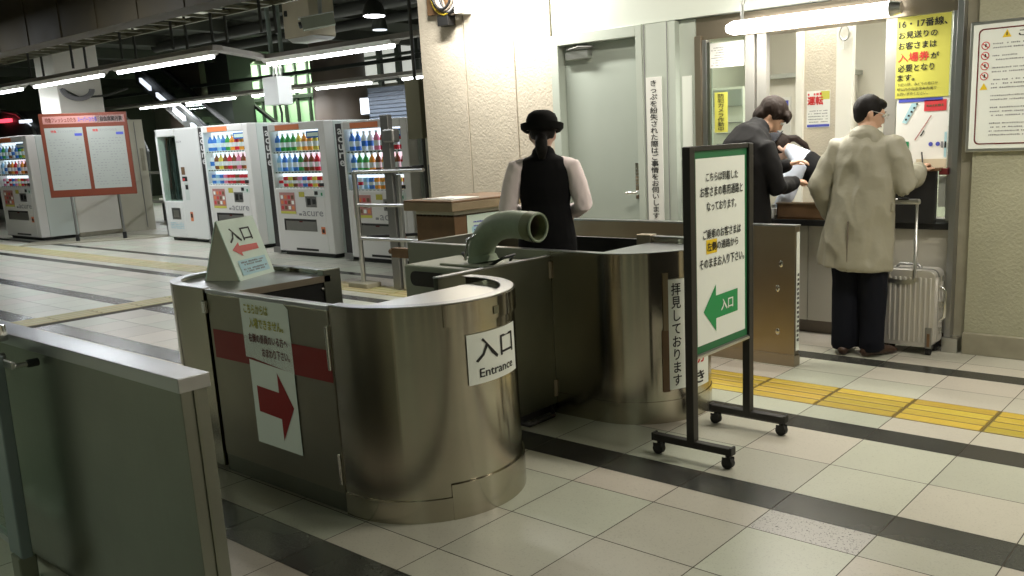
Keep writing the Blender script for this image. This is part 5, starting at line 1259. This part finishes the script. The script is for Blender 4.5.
c.lathe([(.0945, .0), (.0955, .022), (.094, .024)], 'black', 32, M=HM @ Matrix.Diagonal((1, 1.12, 1, 1))); c.build('hat', t, smooth=50, local=True, label='black round hat with upturned brim')
c = MB(); c.ball(T_(0, -.115, -.055), (.030, .012, .022), 'felt_black', 12, 8, M=HR); c.build('hair_ribbon', t, smooth=60, local=True)

# ---- man in the beige coat, seen from behind, head turned right
t = placed('person', 'man in long beige raincoat and dark trousers writing at the counter, seen from behind', -2.17, 5.67, math.radians(4), 1.0)
hc = V((.0, .05, 1.560)); HR = rot(math.radians(-58), math.radians(16), 0)
b = MB()
b.tube([(0, 0, .86), (0, 0, 1.0), (0, 0, 1.12), (0, 0, 1.27), (0, 0, 1.38), (0, .0, 1.42)], [(.155, .11), (.150, .10), (.145, .10), (.165, .11), (.15, .09), (.07, .06)], 'skin', 20, side=SX1, cap='round')
b.tube([(0, 0, 1.38), (.005, .02, 1.47), (.0, .04, 1.51)], [.058, .055, .052], 'skin', 14, side=SX1, cap='round'); head(b, hc, HR, 'skin')
shR, elR, wrR = V((.170, .0, 1.365)), V((.260, -.01, 1.11)), V((.275, .20, 1.185))
shL, elL, wrL = V((-.170, .0, 1.355)), V((-.285, -.03, 1.12)), V((-.25, .10, .93))
for s_, sh, el, wr in ((1, shR, elR, wrR), (-1, shL, elL, wrL)):
    b.tube([sh, (sh+el)/2, el, (el+wr)/2, wr], [.052, .047, .040, .036, .028], 'skin', 14, side=(0, 1, 0), cap='round')
    hand(b, wr, V((.15, .8, .5)) if s_ > 0 else V((.2, .3, -.9)), V((0, 0, -1)) if s_ > 0 else V((1, 0, 0)), -s_, .9, 'skin')
    b.tube([(s_*.090-.01, 0, .88), (s_*.088-.02, .015, .48), (s_*.092-.015, -.01, .09)], [.09, .06, .042], 'skin', 14, side=SX1, cap='round')
body_ = grow(b, 'body', t, .0075, 2)
face_parts(body_, hc, HR, 1, True, par=t)
c = MB()
c.tube([(-.055, 0, .585), (-.053, 0, .63), (-.035, 0, .80), (-.015, 0, .98), (0, 0, 1.12), (0, 0, 1.27), (0, -.0, 1.36), (0, .0, 1.415), (.0, .005, 1.45)], [(.240, .160), (.237, .158), (.220, .148), (.202, .138), (.192, .130), (.205, .130), (.185, .115), (.118, .090), (.078, .072)], 'coat', 30, side=SX1, cap='flat')
for sh, el, wr, cc in ((shR, elR, wrR, 1), (shL, elL, wrL, 0)):
    c.tube([sh+V((-.05 if sh.x > 0 else .05, 0, 0)), sh, (sh+el)/2, el, el+(wr-el)*.5, wr-(wr-el).normalized()*.0], [.06, .074, .074, .070, .062, .054], 'coat', 18, side=(0, 1, 0), cap='round')
grow(c, 'coat', t, .010, 3, fold=(.024, 6.5, .42))
c = MB(); c.tube([(0, .0, 1.41), (.005, .010, 1.47)], [(.095, .090), (.074, .074)], 'coat', 24, side=SX1, cap='flat'); c.tube([(0, -.035, 1.43), (0, -.040, 1.39)], [(.10, .065), (.12, .06)], 'coat', 20, side=SX1, cap='round'); grow(c, 'collar', t, .008, 2, fold=(.004, 12, 1))
c = MB(); c.box(-.052, -.047, -.170, -.130, .585, .90, 'kick'); c.build('back_vent', t, local=True)
c = MB(); c.box(.185, .198, -.06, -.01, .955, 1.01, 'coat'); c.build('pocket_flap', t, local=True, bevel=.003)
c = MB()
for s_ in (-1, 1): c.tube([(s_*.080-.03, 0, .86), (s_*.085-.02, .0, .62), (s_*.088-.02, .012, .40), (s_*.092-.015, -.01, .10), (s_*.092-.015, .0, .05)], [.088, .096, .088, .082, .084], 'trouser_navy', 18, side=SX1, cap='flat')
grow(c, 'trousers', t, .010, 3, fold=(.007, 9, .35))
for s_, dd in ((-1, (-.15, 1, 0)), (1, (.55, .8, 0))):
    c = MB(); shoe(c, (s_*.092-.015, -.01, 0), dd, 'shoe'); grow(c, 'shoe', t, .008, 2)
T_ = lambda *p: hc+HR @ V(p)
c = MB(); c.ball(T_(0, -.014, .030), (.081, .094, .095), 'hair', 22, 14, M=HR); c.ball(T_(0, -.040, -.010), (.066, .052, .060), 'hair', 18, 12, M=HR); c.ball(T_(0, .045, .075), (.060, .050, .035), 'hair', 14, 10, M=HR)
for sx in (-1, 1): c.tube([T_(sx*.071, .018, .03), T_(sx*.073, .012, -.005)], [.010, .007], 'hair', 8, cap='round')
grow(c, 'hair', t, .007, 5, fold=(.0015, 60, .3))
p = MB(); q = V((-2.17, 5.72, 0))+Matrix.Rotation(math.radians(4), 3, 'Z') @ (wrR+V((-.01, .10, .03))); p.tube([q, q+V((-.02, .03, .09))], .005, 'black', 8); tag(p.build('pen'), 'dark pen in the hand of the man in the beige coat', 'pen')

# ---- man in the black suit, bent over, facing right
t = placed('person', 'dark-haired man in black suit bending over the counter behind the green arrow sign', -3.03, 5.68, math.radians(-25), 1.0)
hc = V((.0, .235, 1.578)); HR = rot(math.radians(-40), math.radians(44), 0)
b = MB()
b.tube([(0, 0, .90), (0, .0, 1.02), (0, .0, 1.14), (0, .01, 1.28), (0, .03, 1.38), (0, .06, 1.43)], [(.155, .11), (.150, .10), (.145, .10), (.160, .11), (.14, .09), (.07, .06)], 'skin', 20, side=SX1, cap='round')
b.tube([(0, .06, 1.42), (0, .13, 1.49), (0, .18, 1.52)], [.058, .055, .052], 'skin', 14, side=SX1, cap='round'); head(b, hc, HR, 'skin')
AR = {1: (V((.18, .03, 1.37)), V((.25, .09, 1.10)), V((.14, .33, 1.12))), -1: (V((-.19, .03, 1.37)), V((-.25, .13, 1.13)), V((.03, .36, 1.24)))}
for s_ in (1, -1):
    sh, el, wr = AR[s_]; b.tube([sh, (sh+el)/2, el, (el+wr)/2, wr], [.052, .047, .040, .036, .027], 'skin', 14, side=(0, 0, 1), cap='round')
    hand(b, wr, (wr-el), V((0, 0, -1)), -s_, .7, 'skin', 1.0, .03)
    b.tube([(s_*.095, 0, .90), (s_*.105, .015, .48), (s_*.11, -.01, .09)], [.09, .06, .042], 'skin', 14, side=SX1, cap='round')
body_ = grow(b, 'body', t, .0075, 2)
face_parts(body_, hc, HR, par=t)
c = MB()
c.tube([(0, -.0, .78), (0, 0, .95), (0, -.01, 1.10), (0, .0, 1.26), (0, .03, 1.38), (0, .07, 1.46), (0, .115, 1.505), (0, .145, 1.53)], [(.215, .160), (.210, .155), (.205, .150), (.225, .165), (.218, .150), (.160, .120), (.088, .082), (.072, .070)], 'suit_black', 26, side=SX1, cap='flat')
for s_ in (1, -1):
    sh, el, wr = AR[s_]; c.tube([sh-V((s_*.05, 0, 0)), sh, (sh+el)/2, el, el+(wr-el)*.5, wr-(wr-el).normalized()*.015], [.06, .075, .072, .066, .056, .044], 'suit_black', 18, side=(0, 0, 1), cap='round')
grow(c, 'jacket', t, .010, 3, fold=(.010, 8, .5))
c = MB()
for s_ in (-1, 1): c.tube([(s_*.085, 0, .92), (s_*.098, .0, .62), (s_*.108, .012, .40), (s_*.112, -.01, .06)], [.108, .096, .082, .078], 'suit_black', 18, side=SX1, cap='flat')
grow(c, 'trousers', t, .012, 3)
c = MB()
for s_ in (-1, 1): shoe(c, (s_*.112, -.01, 0), (0, 1, 0), 'black')
grow(c, 'shoes', t, .010, 2)
T_ = lambda *p: hc+HR @ V(p)
c = MB(); c.ball(T_(0, -.024, .046), (.094, .104, .094), 'hair_brown', 22, 14, M=HR); c.ball(T_(0, -.066, -.030), (.078, .056, .075), 'hair_brown', 18, 12, M=HR); c.ball(T_(0, .065, .070), (.070, .045, .040), 'hair_brown', 14, 10, M=HR)
for i in range(7): a = (i-3)*.022; c.tube([T_(a, .080, .075), T_(a*1.05, .104, .055), T_(a*1.1, .108, .034)], [.016, .012, .005], 'hair_brown', 8, cap='round')
for sx in (-1, 1): c.tube([T_(sx*.078, .02, .05), T_(sx*.079, .022, .0)], [.018, .009], 'hair_brown', 8, cap='round')
grow(c, 'hair', t, .007, 3, fold=(.004, 42, .35))

# ---- clerk leaning out from inside the office, facing left
t = placed('person', 'clerk with dark cap, black waistcoat and pale blue shirt leaning forward over the counter', -2.67, 6.42, math.radians(104), 1.0)
hc = V((.06, .44, 1.355)); HR = rot(math.radians(6), math.radians(52), math.radians(-4))
b = MB()
b.tube([(0, -.02, .86), (0, .0, .98), (0, .07, 1.08), (0, .17, 1.19), (0, .26, 1.265), (0, .30, 1.29)], [(.150, .10), (.140, .095), (.115, .080), (.140, .092), (.135, .08), (.06, .05)], 'skin_pale', 20, side=SX1, cap='round')
b.tube([(0, .27, 1.26), (.03, .34, 1.32), (.05, .385, 1.35)], [.050, .045, .045], 'skin_pale', 14, side=SX1, cap='round'); head(b, hc, HR, 'skin_pale', .95)
AR = {1: (V((.15, .25, 1.23)), V((.17, .36, .99)), V((.08, .56, 1.04))), -1: (V((-.15, .25, 1.23)), V((-.20, .30, 1.0)), V((-.10, .50, 1.05)))}
AR = {1: (V((.155, .25, 1.23)), V((.20, .40, 1.03)), V((.32, .48, 1.15))), -1: (V((-.155, .25, 1.23)), V((-.19, .33, 1.0)), V((-.10, .42, .90)))}
for s_ in (1, -1):
    sh, el, wr = AR[s_]; b.tube([sh, (sh+el)/2, el, (el+wr)/2, wr], [.046, .042, .036, .032, .024], 'skin_pale', 14, side=SX1, cap='round')
    hand(b, wr, (wr-el), V((0, 0, -1)), -s_, .6, 'skin_pale', .92, .03)
    b.tube([(s_*.085, -.03, .88), (s_*.09, -.03, .48), (s_*.09, -.03, .08)], [.085, .055, .038], 'skin_pale', 14, side=SX1, cap='round')
body_ = grow(b, 'body', t, .0075, 2)
face_parts(body_, hc, HR, .95, par=t)
c = MB()
for s_ in (-1, 1):
    sh, el, wr = AR[s_]; c.tube([sh-V((s_*.05, 0, 0)), sh, (sh+el)/2, el, el+(wr-el)*.4, el+(wr-el)*.75], [.045, .060, .064, .056, .050, .038], 'shirt_blue', 18, side=SX1, cap='round')
c.tube([(0, .0, .95), (0, .07, 1.08), (0, .17, 1.19), (0, .26, 1.27), (.01, .31, 1.305), (.02, .335, 1.325)], [(.135, .09), (.122, .088), (.145, .098), (.13, .080), (.066, .058), (.054, .050)], 'shirt_blue', 20, side=SX1, cap='round')
grow(c, 'shirt', t, .0085, 2, fold=(.006, 14, .5), label='pale blue shirt')
c = MB(); c.tube([(0, -.05, .78), (0, -.03, .90), (0, .02, 1.0), (0, .08, 1.085), (0, .165, 1.18), (0, .23, 1.245), (0, .275, 1.28)], [(.180, .130), (.176, .125), (.160, .118), (.145, .108), (.158, .112), (.140, .095), (.080, .065)], 'vest_black', 24, side=SX1, cap='round')
grow(c, 'waistcoat', t, .0085, 2, fold=(.003, 10, .6))
c = MB(); c.tube([(0, -.04, .30), (0, -.04, .86)], [(.17, .12), (.178, .128)], 'vest_black', 20, side=SX1, cap='flat'); grow(c, 'skirt', t, .012, 2)
c = MB()
for s_ in (-1, 1): shoe(c, (s_*.09, -.03, 0), (0, 1, 0), 'black', .92)
grow(c, 'shoes', t, .010, 1)
T_ = lambda *p: hc+HR @ V(p)
c = MB(); c.ball(T_(0, -.012, .020), (.079, .092, .096), 'hair_brown', 20, 14, M=HR)
c.tube([T_(0, -.085, .0), T_(.02, -.125, -.06), T_(.03, -.125, -.15), T_(.03, -.10, -.23)], [(.026, .022), (.032, .026), (.026, .022), (.010, .008)], 'hair_brown', 14, side=HR @ V((1, 0, 0)), cap='round'); grow(c, 'hair', t, .008, 2, fold=(.004, 30, .4))
HM = Matrix.Translation(T_(0, .004, .045)) @ HR.to_4x4()
c = MB(); c.lathe([(.100, .012), (.112, .004), (.096, .0), (.090, .012), (.089, .05), (.070, .078), (.0, .086)], 'cap_navy', 28, M=HM @ Matrix.Diagonal((1, 1.12, 1, 1))); c.build('cap', t, smooth=50, local=True)
c = MB(); Mb = Matrix.Translation((.155, .09, .99)) @ Matrix.Rotation(math.radians(35), 4, 'X'); c.box(-.002, .004, -.035, .035, -.009, .009, 'vend_white', M=Mb); c.build('name_badge', t, local=True)
mb = MB(); mb.box(-3.045, -2.995, 6.07, 6.14, .846, .92, 'vend_white'); mb.box(-3.03, -3.01, 6.09, 6.12, .92, .95, 'alu'); tag(mb.build('small_dispenser', bevel=.004), 'small whitish object on the counter left of the wooden tray', 'dispenser')
